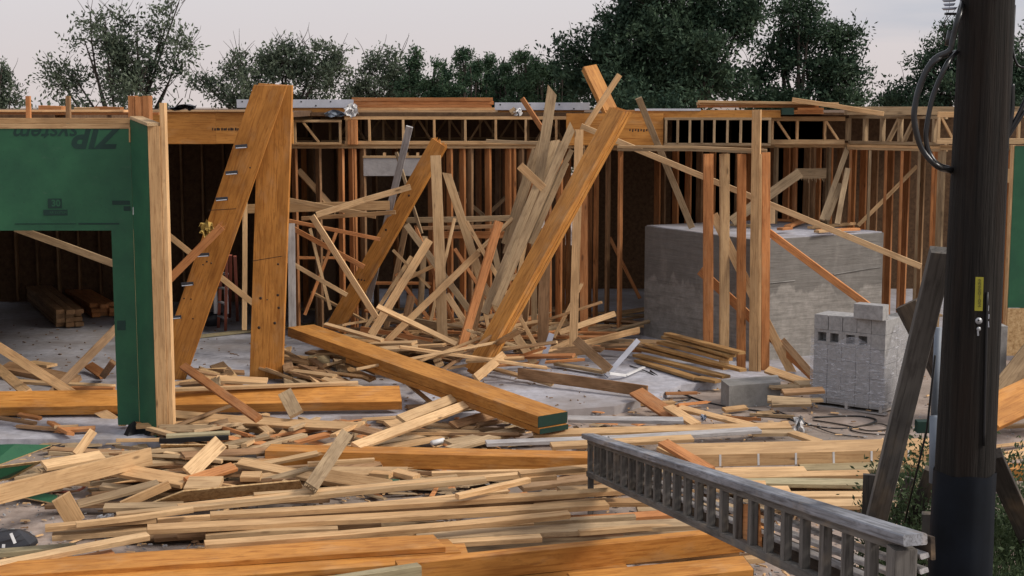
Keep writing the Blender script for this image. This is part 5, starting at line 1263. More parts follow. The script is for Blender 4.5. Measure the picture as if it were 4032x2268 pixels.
# stretch wrap round the lower courses
vs, fs = [], []
ring = [pc + dl*1.0 + drt*0.85, pc + dl*1.0 - drt*0.012, pc - dl*0.012 - drt*0.012, pc - dl*0.012 + drt*0.82]
pts_ = []
for i in range(3):
    for k in range(10): pts_.append(ring[i].lerp(ring[i+1], k/10))
pts_.append(ring[3])
r_ = random.Random(2)
nl = 9
for j in range(nl):
    for i, p_ in enumerate(pts_):
        topz = (0.80 + 0.07*math.sin(i*0.9)) if i < 20 else 0.62 + min(1, (i - 20)/3)*0.40
        n_ = Vector((p_.x - (pc + dl*0.5 + drt*0.4).x, p_.y - (pc + dl*0.5 + drt*0.4).y, 0)).normalized()
        q_ = p_ + n_ * (0.004 + r_.uniform(0, 0.012))
        vs.append((q_.x - pc.x, q_.y - pc.y, 0.10 + topz * j/(nl-1)))
m_ = len(pts_)
fs = [(j*m_+i, j*m_+i+1, (j+1)*m_+i+1, (j+1)*m_+i) for j in range(nl-1) for i in range(m_-1)]
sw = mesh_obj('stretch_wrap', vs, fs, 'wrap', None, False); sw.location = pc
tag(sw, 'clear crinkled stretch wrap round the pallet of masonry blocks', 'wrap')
bx_ = P(3960, 1290, 17.5)
cmu2 = empty('concrete_stub', Vector((bx_.x, 17.5, -0.1)), 'grey concrete stub wall right of the utility pole', 'block')
box('stub_body', (UX(3880, 17.5), 17.5, -0.1), (UX(3985, 17.5), 18.2, P(3960, 1285, 17.5).z), 'concrete', cmu2)

# ================================================================== utility pole
YP = 7.0
def PX(u, v): return P(u, v, YP)
pole = empty('utility_pole', Vector((UX(3800, YP, 1800), YP, gz(UX(3800, YP, 1800), YP))), 'dark creosoted utility pole standing close at the right', 'pole')
cl, cr_ = [], []
vs, fs = [], []; n = 28; rings = 16
axis0 = (PX(3686, 1830) + PX(3914, 1830)) / 2; axis1 = (PX(3784, 0) + PX(3992, 0)) / 2
r0 = (PX(3914, 1830) - PX(3686, 1830)).length / 2; r1 = (PX(3992, 0) - PX(3784, 0)).length / 2
dax = (axis1 - axis0)
def pole_at(f): return axis0 + dax*f, r0 + (r1 - r0)*f
f0 = (gz(axis0.x, YP) - 0.4 - axis0.z) / dax.z; f1 = 2.2
for j in range(rings + 1):
    f = f0 + (f1 - f0)*j/rings; c_, rr_ = pole_at(f)
    for k in range(n):
        a = 2*math.pi*k/n
        q = rr_ * (1 + 0.008*math.sin(k*3.1) + 0.006*math.sin(k*7.7 + j*0.6))
        vs.append((c_.x + q*math.cos(a) - pole.location.x, c_.y + q*math.sin(a) - pole.location.y, c_.z - pole.location.z))
for j in range(rings):
    for k in range(n): fs.append((j*n+k, j*n+(k+1) % n, (j+1)*n+(k+1) % n, (j+1)*n+k))
fs.append(tuple(rings*n + k for k in range(n)))
sh = mesh_obj('pole_shaft', vs, fs, None or 'pole', pole, True)
sh.data.materials[0] = M['pole']
# grain runs along local X in the wood material, so turn the shaft's own axes
for v in sh.data.vertices: v.co = Vector((v.co.z, v.co.y, -v.co.x))
sh.matrix_basis = Matrix(((0, 0, -1, 0), (0, 1, 0, 0), (1, 0, 0, 0), (0, 0, 0, 1)))
# black sleeve
vs, fs = [], []
for j in range(5):
    f = f0 + (-0.012 - f0)*j/4; c_, rr_ = pole_at(f)
    for k in range(n):
        a = 2*math.pi*k/n; q = rr_ * 1.035 + 0.004*math.sin(k*2.3 + j)
        vs.append((c_.x + q*math.cos(a) - pole.location.x, c_.y + q*math.sin(a) - pole.location.y, c_.z - pole.location.z + (0.005*math.sin(k*1.3) if j == 4 else 0)))
fs = [(j*n+k, j*n+(k+1) % n, (j+1)*n+(k+1) % n, (j+1)*n+k) for j in range(4) for k in range(n)]
mesh_obj('ground_sleeve', vs, fs, 'sleeve', pole, True)
def pole_front(u, v, off=0.0):
    """Point on the camera side of the shaft below photo position u, v."""
    f = (P(u, v, YP).z - axis0.z) / dax.z; c_, rr_ = pole_at(f); rr_ = rr_*1.012 + off
    best = P(u, v, YP - 0.1)
    for _ in range(6):
        dx = best.x - c_.x; dx = max(-rr_*0.98, min(rr_*0.98, dx)); y = c_.y - math.sqrt(rr_*rr_ - dx*dx); best = P(u, v, y)
    return best
tg = board('number_tag', pole_front(3853, 1224, 0.001), pole_front(3857, 1091, 0.001), 0.036, 0.002, 'c', 'yellow', pole, segs=1)
for k, ch_ in enumerate('2260102'):
    p_ = pole_front(3856, 1108 + 15.5*k, 0.004)
    text_mesh('tag_digit', ch_, 0.026, 'tagink', Matrix.Translation(p_ + Vector((0.0, -0.004, 0))) @ Matrix.Rotation(R(90), 4, 'X'), tg, bold=0.0012)
def disc(name, c_, r_, th, mat, parent):
    return tube(name, [c_, c_ + Vector((0, -th, 0))], r_, mat, parent, 14)
dsc = disc('survey_disc', pole_front(3853, 1263, 0.0), 0.016, 0.006, 'alu', pole)
disc('disc_hole', pole_front(3853, 1261, 0.007), 0.005, 0.002, 'black', dsc)
disc('nail_plate', pole_front(3853, 1295, 0.0), 0.010, 0.005, 'alu', pole)
board('nail_stem', pole_front(3853, 1300, 0.004), pole_front(3853, 1322, 0.004), 0.008, 0.004, 'c', 'alu', pole, segs=1)
for (v0, v1) in ((1204, 1224), (1238, 1255), (1266, 1288)):
    board('bright_staple', pole_front(3892, v0, 0.003), pole_front(3893, v1, 0.003), 0.006, 0.006, 'c', 'steel', pole, segs=1)
tube('ground_wire', [pole_front(3888 - k*1.2, 1150 + 55*k, 0.004) for k in range(12)], 0.006, 'black', pole, 6)
tube('riser_cable', [P(3992 - k*6.5, 20 + 130*k, YP + 0.02) for k in range(13)], 0.010, 'cable', pole, 7)
tube('riser_cable', [P(3744 - 0.5*k, 120 + 30*k, YP) + Vector((-0.006*k, 0, 0)) for k in range(3)] , 0.016, 'cable', pole, 7)
cab = [
 ('cable_loop', [(3790, 10), (3776, 60), (3752, 150), (3738, 200), (3680, 232), (3632, 310), (3602, 420), (3603, 500), (3632, 590), (3690, 655), (3745, 672)], 0.014),
 ('cable_loop', [(3765, 206), (3700, 228), (3650, 282), (3612, 380), (3598, 455), (3612, 540), (3655, 620), (3705, 660), (3750, 668)], 0.011),
 ('cable_loop', [(3765, 205), (3730, 250), (3680, 360), (3657, 450), (3646, 540), (3658, 600), (3690, 645), (3740, 664)], 0.012),
]
for (nm, pts_, r_) in cab:
    tube(nm, curve_pts([P(u, v, YP - 0.12 if 0 < i < len(pts_) - 1 else YP) for i, (u, v) in enumerate(pts_)], 40), r_, 'cable', pole, 8)
for (pts_, r_) in (([(3985, 330), (3984, 420), (3976, 480), (3960, 545), (3945, 580)], 0.014), ([(4060, 330), (4032, 405), (4000, 470), (3965, 530), (3945, 565)], 0.011), ([(4070, 380), (4040, 430), (3995, 500), (3950, 575), (3938, 640)], 0.009), ([(3985, 180), (3995, 230), (4015, 262), (4060, 268)], 0.006)):
    tube('cable_loop', curve_pts([P(u, v, YP) for u, v in pts_], 24), r_, 'cable', pole, 8)
# insulator on its bracket
ins = tube('insulator', [P(3745 - 8*0, v, YP) + Vector((-0.02, 0, 0)) for v in (-40, -10)], 0.022, 'porcelain', pole, 12)
for v_, r_ in ((2, 0.034), (18, 0.028), (34, 0.036)):
    tube('insulator_skirt', [P(3738, v_ - 4, YP), P(3738, v_ + 5, YP)], r_, 'porcelain', ins, 14, r2=r_*0.75)
board('bracket_arm', P(3722, 54, YP), P(3800, 52, YP), 0.012, 0.03, 'c', 'black', pole, segs=1)
# conduit, meter box and guy wire beside the pole
tag(tube('conduit', [P(3684, 1900, YP + 0.5), P(3686, 1640, YP + 0.5)], 0.034, 'pipe', None, 12), 'grey plastic conduit stub beside the pole at its foot', 'conduit')
tag(tube('conduit', [P(3678, 1640, YP + 0.9), P(3694, 1290, YP + 0.9)], 0.02, 'pipe', None, 12), 'slim grey conduit rising behind the pole', 'conduit')
tag(box('junction_box', P(3612, 1706, YP + 0.7), P(3668, 1660, YP + 0.7) + Vector((0, 0.06, 0)), 'endgreen'), 'dark green junction box left of the pole', 'box')
tag(tube('guy_wire', [P(3682, 1400, YP + 0.3), P(3650, 1690, YP + 0.6), P(3562, 2056, YP + 1.2)], 0.006, 'black', None, 6), 'thin dark guy wire running down left of the pole', 'wire')

# weathered braces and stakes round the pole foot
YB = 8.1
board('brace_post', P(3436, 2110, YB + 0.2), P(3708, 985, 7.3), 0.115, 0.06, 'c', 'grey', label='tall weathered grey brace leaning right onto the pole', cat='brace', roll=14)
board('brace_post', P(3570, 1195, YB + 0.5), P(3760, 1560, YB + 0.4), 0.13, 0.10, 'c', 'dark', label='dark square timber sloping down right behind the grey brace', cat='brace', roll=12)
board('stake', P(3415, 2110, YB + 0.3), P(3424, 1868, YB + 0.3), 0.072, 0.04, 'c', 'brace', label='short grey stake standing left of the leaning brace', cat='stake')
board('stake', P(3590, 2080, YB + 0.5), P(3672, 1850, YB + 0.2), 0.085, 0.04, 'c', 'brace', label='grey stake leaning right towards the pole foot', cat='stake')
board('stake', P(3530, 2060, YB + 0.6), P(3582, 1880, YB + 0.6), 0.055, 0.04, 'c', 'brace', label='narrow grey stake behind the guy wire', cat='stake')
board('brace_post', P(3905, 1790, 7.4), P(4085, 2200, 8.0), 0.105, 0.06, 'c', 'brace', label='weathered brace leaning away to the right of the pole foot', cat='brace', roll=8)
board('stake', P(3655, 2120, YB - 0.2), P(3655, 2020, YB - 0.2), 0.07, 0.07, 'c', 'brace', label='low pale stump post in the weeds left of the sleeve', cat='stake')

# ================================================================== grey railing in the foreground
rl0, rl1 = P(2316, 1716, 13.6), P(3598, 2124, 6.0)
bl0, bl1 = P(2356, 1868, 13.55), P(3598, 2124, 6.0) - Vector((0, 0, (P(2330, 1716, 13.6) - P(2330, 1868, 13.6)).z))
rail = empty('railing', Vector((rl1.x, rl1.y, gz(rl1.x, rl1.y))), 'weathered grey railing with a broad top rail running away to the left', 'railing')
dv = (rl1 - rl0); side = Vector((dv.y, -dv.x, 0)).normalized()
if side.x < 0: side = -side
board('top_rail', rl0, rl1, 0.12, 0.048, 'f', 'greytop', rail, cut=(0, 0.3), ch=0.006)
down = Vector((0, 0, -1))
board('sub_rail', rl0 + down*0.045 + dv*0.012, rl1 + down*0.045 - dv*0.02, 0.05, 0.045, 'f', 'grey', rail)
hgt = (rl0 - bl0).z
bo = down * hgt
board('bottom_rail', rl0 + bo + dv*0.008, rl1 + bo - dv*0.012, 0.055, 0.05, 'f', 'grey', rail)
NB = 25
for k in range(NB):
    f = 0.015 + 0.965 * k/(NB - 1)
    p_ = rl0.lerp(rl1, f)
    board('baluster', p_ + bo + Vector((0, 0, 0.02)), p_ + down*0.06, 0.055 + 0.012*(k % 2), 0.045, tuple(dv.normalized()), 'grey', rail, segs=1)
    if k < NB - 1:
        p2 = rl0.lerp(rl1, f + 0.55*0.965/(NB - 1)) + side*0.05
        board('spindle', p2 + bo + Vector((0, 0, 0.02)), p2 + down*0.06, 0.045, 0.03, tuple(dv.normalized()), 'grey', rail, segs=1)
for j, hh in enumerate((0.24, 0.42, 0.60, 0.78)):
    board('slat', rl0 + bo*hh + side*0.085 + dv*0.02, rl1 + bo*hh + side*0.085 - dv*0.01, 0.04, 0.022, 'f', 'wet', rail, roll=-15)  # pale material puts bright highlight lines into the slats' colour
board('dark_backing_rail', rl0 + bo*0.94 + side*0.12 + dv*0.02, rl1 + bo*0.94 + side*0.12 - dv*0.01, 0.14, 0.02, 'e', 'dark', rail)  # dark boards added behind the balusters to deepen the shade in the bays
board('dark_backing_rail', rl0 + bo*0.15 + side*0.12 + dv*0.02, rl1 + bo*0.15 + side*0.12 - dv*0.01, 0.10, 0.02, 'e', 'dark', rail)
board('end_post', rl1 - dv*0.016 + Vector((0, 0, -0.05)) , Vector((rl1.x - dv.x*0.016, rl1.y - dv.y*0.016, gz(rl1.x, rl1.y) - 0.3)), 0.10, 0.10, tuple(side), 'grey', rail)
board('far_post', rl0 + bo + dv*0.02, Vector((rl0.x + dv.x*0.02, rl0.y + dv.y*0.02, -0.2)), 0.05, 0.05, tuple(side), 'grey', rail)
fp = 0.66
board('patch_panel', rl0.lerp(rl1, fp) + bo*0.72 + side*0.03, rl0.lerp(rl1, fp + 0.045) + bo*0.62 + side*0.03, 0.26, 0.012, 'e', 'fir', rail, segs=1)

# ================================================================== small litter
def cord(label, pts, r_, mat, name='cord', cat='cord', n=40):
    return tag(tube(name, curve_pts(pts, n), r_, mat, None, 6), label, cat)
def gp(u, v, dz=0.012):
    p_ = P(u, v, -0.1); z = 0.0 if p_.y > 19 and p_.x < 2 else gz(p_.x, p_.y)
    return Vector((p_.x, p_.y, z + dz))
cord('dark hose looping over the dirt before the pallet', [gp(2560, 1490), gp(2700, 1560), gp(2850, 1600), gp(3050, 1640), gp(3160, 1670), gp(3320, 1690), gp(3450, 1660), gp(3380, 1640), gp(3200, 1650)], 0.012, 'black')
cord('reddish cord coiled on the dirt below the pallet', [gp(3200, 1660), gp(3330, 1680), gp(3420, 1700), gp(3500, 1690), gp(3460, 1672), gp(3350, 1690), gp(3400, 1712), gp(3540, 1716)], 0.010, 'bark')
cord('dark cord curling at the footing', [gp(2480, 1470), gp(2560, 1500), gp(2640, 1530), gp(2720, 1575), gp(2620, 1590), gp(2700, 1600)], 0.009, 'black')
cord('thin dark root-like cord on the dirt right of the white rag', [gp(2860, 1640), gp(2960, 1650), gp(3050, 1630), gp(3120, 1650), gp(3280, 1712), gp(3400, 1730)], 0.008, 'bark')
cord('red-brown cord on the dirt under the big left board', [gp(160, 1930), gp(230, 1915), gp(330, 1912), gp(300, 1935), gp(200, 1940)], 0.014, 'redladder')
tag(tube('litter_bottle', [P(1700, 1745, 0.03), P(1738, 1736, 0.03), P(1746, 1734, 0.03)], 0.03, 'white', None, 10), 'pale plastic bottle lying below the diagonal beam', 'bottle')
rag('white rag draped on the dirt beyond the bundle', 3146, 1668, 17.3, 0.10, 0.20, 'white', 31)
rag('red plastic scrap on the bottom beam', 1440, 2232, 11.9, 0.11, 0.035, 'red', 32)
rag('white paper scrap beside the upright tan panel', 415, 2038, 12.9, 0.13, 0.03, 'white', 33)
rag('purple foil scrap on the dirt by the pale plank end', 2768, 1646, 17.5, 0.07, 0.05, 'porcelain', 34)
rag('clear plastic scrap under the level pale plank', 1150, 1728, 16.6, 0.22, 0.08, 'white', 35)
bg_ = empty('black_bag', P(40, 2150, 0.0), 'crumpled black printed sack at the left edge', 'bag')
r_ = random.Random(9); vs, fs = [], []
nr_, ns_ = 7, 10
for j in range(nr_):
    f = j/(nr_-1); rad = 0.20*math.sin(math.pi*(0.12 + 0.80*f))**0.7
    for k in range(ns_):
        a = 2*math.pi*k/ns_; q = rad*(1 + r_.uniform(-0.16, 0.16))
        vs.append((q*math.cos(a)*1.2, q*math.sin(a)*0.7, f*0.20 + r_.uniform(-0.015, 0.015) - 0.06))
fs = [(j*ns_+k, j*ns_+(k+1) % ns_, (j+1)*ns_+(k+1) % ns_, (j+1)*ns_+k) for j in range(nr_-1) for k in range(ns_)] + [tuple((nr_-1)*ns_ + k for k in range(ns_))]
mesh_obj('sack_body', vs, fs, 'bag', bg_)
board('print_mark', P(42, 2100, 11.9) , P(58, 2140, 11.88), 0.025, 0.004, 'c', 'white', bg_, segs=1)
board('print_mark', P(8, 2150, 11.85), P(20, 2150, 11.85), 0.03, 0.004, 'c', 'white', bg_, segs=1)
board('strap', P(2168, 2152, 12.15), P(2192, 2218, 12.02), 0.018, 0.004, 'c', 'red', label='red strap line hanging over the orange beam on edge', cat='strap')
# fine splinters and chips nobody could count
def chips(name, label, n, u0, u1, v0, v1, z, mat, seed, size=(0.02, 0.12)):
    r = random.Random(seed); vs, fs = [], []
    for k in range(n):
        u, v = r.uniform(u0, u1), r.uniform(v0, v1)
        c_ = P(u, v, z); c_.z = (max(gz(c_.x, c_.y), z) if z < 0 else z) + 0.006
        L = r.uniform(*size); a = r.uniform(0, math.pi); w_ = L*r.uniform(0.12, 0.5); h = r.uniform(0.004, 0.014)
        d = Vector((math.cos(a), math.sin(a), r.uniform(-0.08, 0.08)))*L/2; s_ = Vector((-math.sin(a), math.cos(a), 0))*w_/2; up_ = Vector((0, 0, h))
        q = len(vs); vs += [c_ - d - s_, c_ + d - s_, c_ + d + s_, c_ - d + s_, c_ - d*0.8 - s_*0.7 + up_, c_ + d*0.9 - s_*0.6 + up_, c_ + d*0.8 + s_*0.6 + up_, c_ - d*0.9 + s_*0.7 + up_]
        fs += [(q+4, q+5, q+6, q+7), (q, q+1, q+5, q+4), (q+1, q+2, q+6, q+5), (q+2, q+3, q+7, q+6), (q+3, q, q+4, q+7)]
    return tag(mesh_obj(name, vs, fs, mat), label, 'chips', kind='stuff')
chips('wood_chips', 'pale splinters and chips strewn over slab and dirt', 1300, -50, 3700, 1400, 2268, -0.08, 'pale', 41)
chips('wood_chips', 'brown splinters strewn over slab and dirt', 1000, -50, 3700, 1400, 2268, -0.08, 'brown', 42)
chips('wood_chips', 'torn laths and slivers littering the heaps', 520, 100, 2500, 1440, 1960, -0.06, 'dull', 45, (0.12, 0.42))
chips('wood_chips', 'reddish slivers littering the heaps', 260, 300, 2600, 1400, 1960, -0.06, 'fir', 46, (0.10, 0.36))
chips('slab_chips', 'chips lying on the concrete slab', 500, 0, 2400, 1260, 1600, 0.0, 'brown', 43, (0.015, 0.07))
chips('rubble', 'small grey stones on the dirt', 1500, -50, 4032, 1560, 2268, -0.08, 'cmu', 44, (0.015, 0.06))

# ================================================================== vegetation
def leaf_cloud(rng, centers, n, leaf, spray=9, aspect=0.42, clump=0.0, reach=5.0):
    """Leaf quads in little sprays around each centre. centers: (x, y, z, rx, ry, rz, weight)."""
    cs = np.array(centers, float)
    wts = cs[:, 6] / cs[:, 6].sum()
    ns = max(1, n // spray)
    pick = rng.choice(len(cs), ns, p=wts)
    d = rng.normal(size=(ns, 3)); d /= np.linalg.norm(d, axis=1)[:, None]
    rad = rng.random(ns) ** 0.45
    base = cs[pick, :3] + d * rad[:, None] * cs[pick, 3:6]
    if clump:                       # gather the sprays into branch-end tufts so the crown has light and dark clumps
        nk = max(4, ns // 16); base = base[rng.integers(0, nk, ns)] + rng.normal(size=(ns, 3)) * clump * np.array([1, 1, 0.7])
    out_ = d * 0.8 + rng.normal(size=(ns, 3)) * 0.45 + np.array([0, 0, 0.45]); out_ /= np.linalg.norm(out_, axis=1)[:, None]
    t_ = rng.random((ns, spray)) * leaf * reach
    pos = base[:, None, :] + out_[:, None, :] * t_[..., None] + rng.normal(size=(ns, spray, 3)) * leaf * 0.6
    pos = pos.reshape(-1, 3); m = len(pos)
    ax = np.repeat(out_, spray, 0) + rng.normal(size=(m, 3)) * 0.6; ax /= np.linalg.norm(ax, axis=1)[:, None]
    sd_ = np.cross(ax, rng.normal(size=(m, 3))); sd_ /= np.linalg.norm(sd_, axis=1)[:, None]
    ln = leaf * (0.6 + 0.8*rng.random(m))[:, None]; wd = ln * aspect
    V = np.stack([pos - ax*ln*0.5, pos + sd_*wd*0.5, pos + ax*ln*0.5, pos - sd_*wd*0.5], 1).reshape(-1, 3)
    return V
def quads_obj(name, V, mat, parent, loc):
    me = bpy.data.meshes.new(name); V = (V - np.array(loc)).astype(np.float32); k = len(V) // 4
    me.vertices.add(len(V)); me.vertices.foreach_set('co', V.ravel())
    me.loops.add(len(V)); me.loops.foreach_set('vertex_index', np.arange(len(V), dtype=np.int32))
    me.polygons.add(k); me.polygons.foreach_set('loop_start', np.arange(0, len(V), 4, dtype=np.int32)); me.polygons.foreach_set('loop_total', np.full(k, 4, np.int32))
    me.materials.append(M[mat]); me.update(calc_edges=True)
    o = bpy.data.objects.new(name, me); C.objects.link(o); o.parent = parent
    return o
def limb(vs, fs, p, q, r0, r1, r, sides=6, bend=0.12):
    p, q = Vector(p), Vector(q); L = (q - p).length; n = 5
    mid = (p + q)/2 + Vector((r.uniform(-1, 1), r.uniform(-1, 1), r.uniform(-0.2, 0.6))) * L * bend
    base = len(vs)
    pts_ = [p*(1-f)**2 + mid*2*f*(1-f) + q*f*f for f in [i/n for i in range(n+1)]]
    for i, c_ in enumerate(pts_):
        d = (pts_[min(i+1, n)] - pts_[max(i-1, 0)]).normalized(); s_ = d.cross(Vector((0.3, 0.9, 0.2))).normalized(); u_ = s_.cross(d)
        rr_ = r0 + (r1 - r0)*i/n
        for k in range(sides):
            a = 2*math.pi*k/sides; vs.append(c_ + s_*rr_*math.cos(a) + u_*rr_*math.sin(a))
    for i in range(n):
        for k in range(sides): fs.append((base+i*sides+k, base+i*sides+(k+1) % sides, base+(i+1)*sides+(k+1) % sides, base+(i+1)*sides+k))
    return pts_
def tree(name, label, Y, base_u, blobs, n, leaf, mat, seed, trunk_r=0.16, group=None, twigs=0, spray=9, aspect=0.42, clump=0.16, reach=2.8):
    """blobs: photo ellipses (u, v, ru, rv) of the crown at distance Y; each gets a limb and leaves."""
    rng = np.random.default_rng(seed); r = random.Random(seed)
    bx0 = UX(base_u, Y, 600); root = empty(name, (bx0, Y, -0.15), label, 'tree', group)
    px = Y * 1.0 / F
    cs, limbs = [], []
    for (u, v, ru, rv) in blobs:
        yy = Y + r.uniform(-0.5, 0.5) * ru * px * 1.4
        c_ = P(u, v, yy); cs.append((c_.x, c_.y, c_.z - 0.12*rv*px, ru*px*0.9, ru*px*0.85, rv*px*0.86, ru*rv)); limbs.append(c_)
    V = leaf_cloud(rng, cs, n, leaf, spray, aspect, clump, reach)
    quads_obj('crown', V, mat, root, root.location)
    vs, fs = [], []
    zt_ = max(c_.z for c_ in limbs); zl = min(c_.z for c_ in limbs)
    topc = sum((c_ for c_ in limbs), Vector()) / len(limbs)
    fork = Vector((bx0 + (topc.x - bx0)*0.35, Y, max(1.0, zl * 0.65)))
    limb(vs, fs, (bx0, Y, -0.2), fork, trunk_r, trunk_r*0.75, r, 9, 0.05)
    for k, c_ in enumerate(limbs):
        pts_ = limb(vs, fs, fork + Vector((0, 0, -0.1*r.random())), c_ + Vector((0, 0, cs[k][5]*0.5)), trunk_r*r.uniform(0.30, 0.5), 0.018, r, 6, 0.10)
        for j in range(4):
            q_ = pts_[3 + (j % 2)]
            limb(vs, fs, q_, q_ + Vector((r.uniform(-1, 1)*cs[k][3], r.uniform(-1, 1)*cs[k][3], r.uniform(-0.1, 1)*cs[k][5])), 0.022, 0.006, r, 4, 0.15)
        for j in range(twigs):
            a = r.uniform(0, 2*math.pi); q_ = c_ + Vector((math.cos(a)*cs[k][3]*0.7, 0, abs(math.sin(a))*cs[k][5]*0.6))
            limb(vs, fs, q_, q_ + Vector((math.cos(a)*0.4, r.uniform(-0.3, 0.3), 0.35 + r.random()*0.4)), 0.012, 0.004, r, 4, 0.2)
    t_ = mesh_obj('trunk', [v - root.location for v in vs], fs, 'bark', root, True)
    return root
tree('live_oak', 'airy olive tree with feathery upright shoots at the upper left', 46, 470,
     [(415, 110, 75, 75), (470, 60, 40, 45), (355, 60, 35, 35), (330, 180, 75, 70), (460, 190, 95, 85), (540, 130, 35, 60), (640, 150, 50, 90), (678, 60, 28, 55), (705, 25, 20, 35), (590, 260, 100, 80), (430, 300, 130, 85),
      (280, 310, 75, 55), (215, 290, 40, 25), (520, 380, 170, 50), (715, 200, 45, 60), (690, 300, 60, 60), (300, 390, 110, 40), (720, 400, 50, 30), (560, 320, 90, 70), (500, 520, 260, 90)], 12000, 0.14, 'leaf_oak', 1, twigs=4, spray=14, clump=0.10, reach=5.5)
tree('live_oak', 'sliver of a small olive tree at the far left edge', 45, -20, [(10, 330, 35, 60), (-10, 400, 70, 60), (40, 410, 30, 25), (10, 280, 15, 30)], 3000, 0.12, 'leaf_oak', 2, trunk_r=0.09, twigs=1)
tree('live_oak', 'rounded grey-green tree left of the cedars', 44, 1130,
     [(1010, 330, 120, 75), (1130, 270, 120, 80), (1250, 320, 110, 90), (1150, 195, 45, 35), (1240, 215, 50, 45), (930, 270, 35, 50), (940, 230, 20, 30), (1060, 225, 50, 45), (870, 380, 70, 40), (830, 340, 30, 30), (800, 330, 10, 25), (1310, 250, 40, 60), (1120, 400, 250, 70)], 15000, 0.12, 'leaf_oak', 3, twigs=4)
tree('scrub_tree', 'thin twiggy scrub tree between the round tree and the cedars', 45, 1470,
     [(1440, 320, 70, 80), (1510, 300, 80, 80), (1460, 240, 40, 40), (1560, 240, 35, 50), (1400, 370, 60, 50), (1590, 330, 60, 70), (1480, 420, 160, 60)], 9000, 0.11, 'leaf_oak', 4, trunk_r=0.1, twigs=3)
def cedar(label, u, vtop, w_, Y, seed, n=7200):
    blobs = []; w_ *= 1.25
    h = 470 - vtop
    for k in range(7):
        f = k / 6; ww = w_ * (0.10 + 0.95 * f ** 0.85)
        blobs.append((u + random.Random(seed*7 + k).uniform(-0.14, 0.14)*ww, vtop + 14 + h*f, max(8, ww*0.55), max(18, h/9)))
    r = random.Random(seed)
    for k in range(5):
        f = r.uniform(0.15, 0.7); blobs.append((u + r.choice((-1, 1))*w_*f*0.55, vtop + h*f*0.8, 10, 26))
    return tree('cedar', label, Y, u, blobs, n, 0.10, 'leaf_cedar', seed, trunk_r=0.1, group='row of cedars behind the wall', spray=12, aspect=0.35, clump=0.07, reach=1.8)
for k, (lab, u, vt, w_, yy) in enumerate((
        ('narrow cedar at the left end of the cedar row', 1632, 200, 100, 43), ('low cedar second in the row with a blunt top', 1712, 250, 90, 42.5), ('short cedar left of the tall middle cedar', 1758, 232, 90, 43.5),
        ('tallest middle cedar with a sharp spire', 1820, 188, 120, 42), ('ragged cedar right of the sharp spire', 1880, 224, 90, 43.5), ('slim cedar in a dip of the row', 1926, 232, 70, 44),
        ('cedar left of the paired dark tops', 1986, 222, 100, 42.5), ('dark broad cedar with twin tops', 2046, 194, 130, 42), ('cedar leaning out right of the twin tops', 2112, 226, 110, 43), ('low cedar under the juniper edge', 2172, 236, 130, 43.5), ('cedar half hidden by the juniper', 2232, 226, 130, 44.5))):
    cedar(lab, u, vt, w_, yy, 20 + k)
tree('juniper', 'huge dark juniper filling the sky at centre right', 41, 2700,
     [(2290, 240, 75, 75), (2240, 200, 30, 45), (2330, 160, 40, 40), (2420, 190, 90, 90), (2440, 90, 60, 55), (2500, 30, 60, 50), (2560, 110, 110, 95), (2650, 40, 120, 90), (2770, 60, 120, 110), (2620, 220, 150, 110), (2450, 320, 150, 85), (2330, 360, 130, 70),
      (2780, 200, 120, 100), (2900, 90, 90, 90), (2960, 20, 45, 60), (2620, 360, 180, 80), (2820, 330, 150, 80), (2560, 420, 300, 60), (2760, -80, 170, 90), (2560, -60, 90, 70), (2380, 250, 70, 70)], 60000, 0.13, 'leaf_juniper', 40, trunk_r=0.3, spray=12, clump=0.24, twigs=1)
tree('juniper', 'second dark juniper right of the huge one with open sky gaps', 42.5, 3130,
     [(3080, 60, 60, 70), (3150, 20, 60, 60), (3190, 110, 70, 60), (3120, 140, 90, 60), (3260, 150, 80, 55), (3340, 160, 50, 45), (3370, 200, 35, 40), (3300, 240, 90, 60), (3060, 210, 70, 60), (3170, 240, 100, 60), (3380, 290, 45, 70), (3260, 330, 90, 60), (2980, 300, 60, 50), (3330, 380, 110, 50), (3100, 400, 100, 40), (3000, 400, 80, 40), (3180, 440, 260, 50)], 24000, 0.13, 'leaf_juniper', 41, trunk_r=0.2, twigs=1, spray=10)
tree('juniper', 'bushy tree behind the pole top and cable loops', 45, 3760,
     [(3740, 130, 45, 55), (3700, 190, 70, 50), (3760, 230, 80, 80), (3650, 240, 50, 45), (3640, 320, 90, 60), (3560, 370, 90, 50), (3490, 410, 70, 30), (3760, 340, 140, 80), (3640, 410, 160, 40), (3880, 250, 120, 120), (4010, 260, 70, 90), (4030, 160, 40, 50), (3990, 370, 120, 70), (4120, 250, 90, 140), (3720, 90, 12, 30)], 26000, 0.12, 'leaf_juniper', 42, trunk_r=0.2, twigs=2, spray=10)
# brush seen through the gaps between studs, and distant woods
rng = np.random.default_rng(5)
cs = [(x_, 52 + rng.random()*6, 1.2 + rng.random()*0.9, 2.2, 1.5, 1.7, 1) for x_ in np.arange(-30, 34, 1.8)]
br = empty('tmp_brush', (0, 52, 0), 'x', 'x'); 
V = leaf_cloud(rng, cs, 26000, 0.2, 9)
bo_ = quads_obj('distant_brush', V, 'leaf_oak', None, (0, 0, 0)); bpy.data.objects.remove(br)
tag(bo_, 'low dark brush far behind the building', 'brush', kind='stuff')
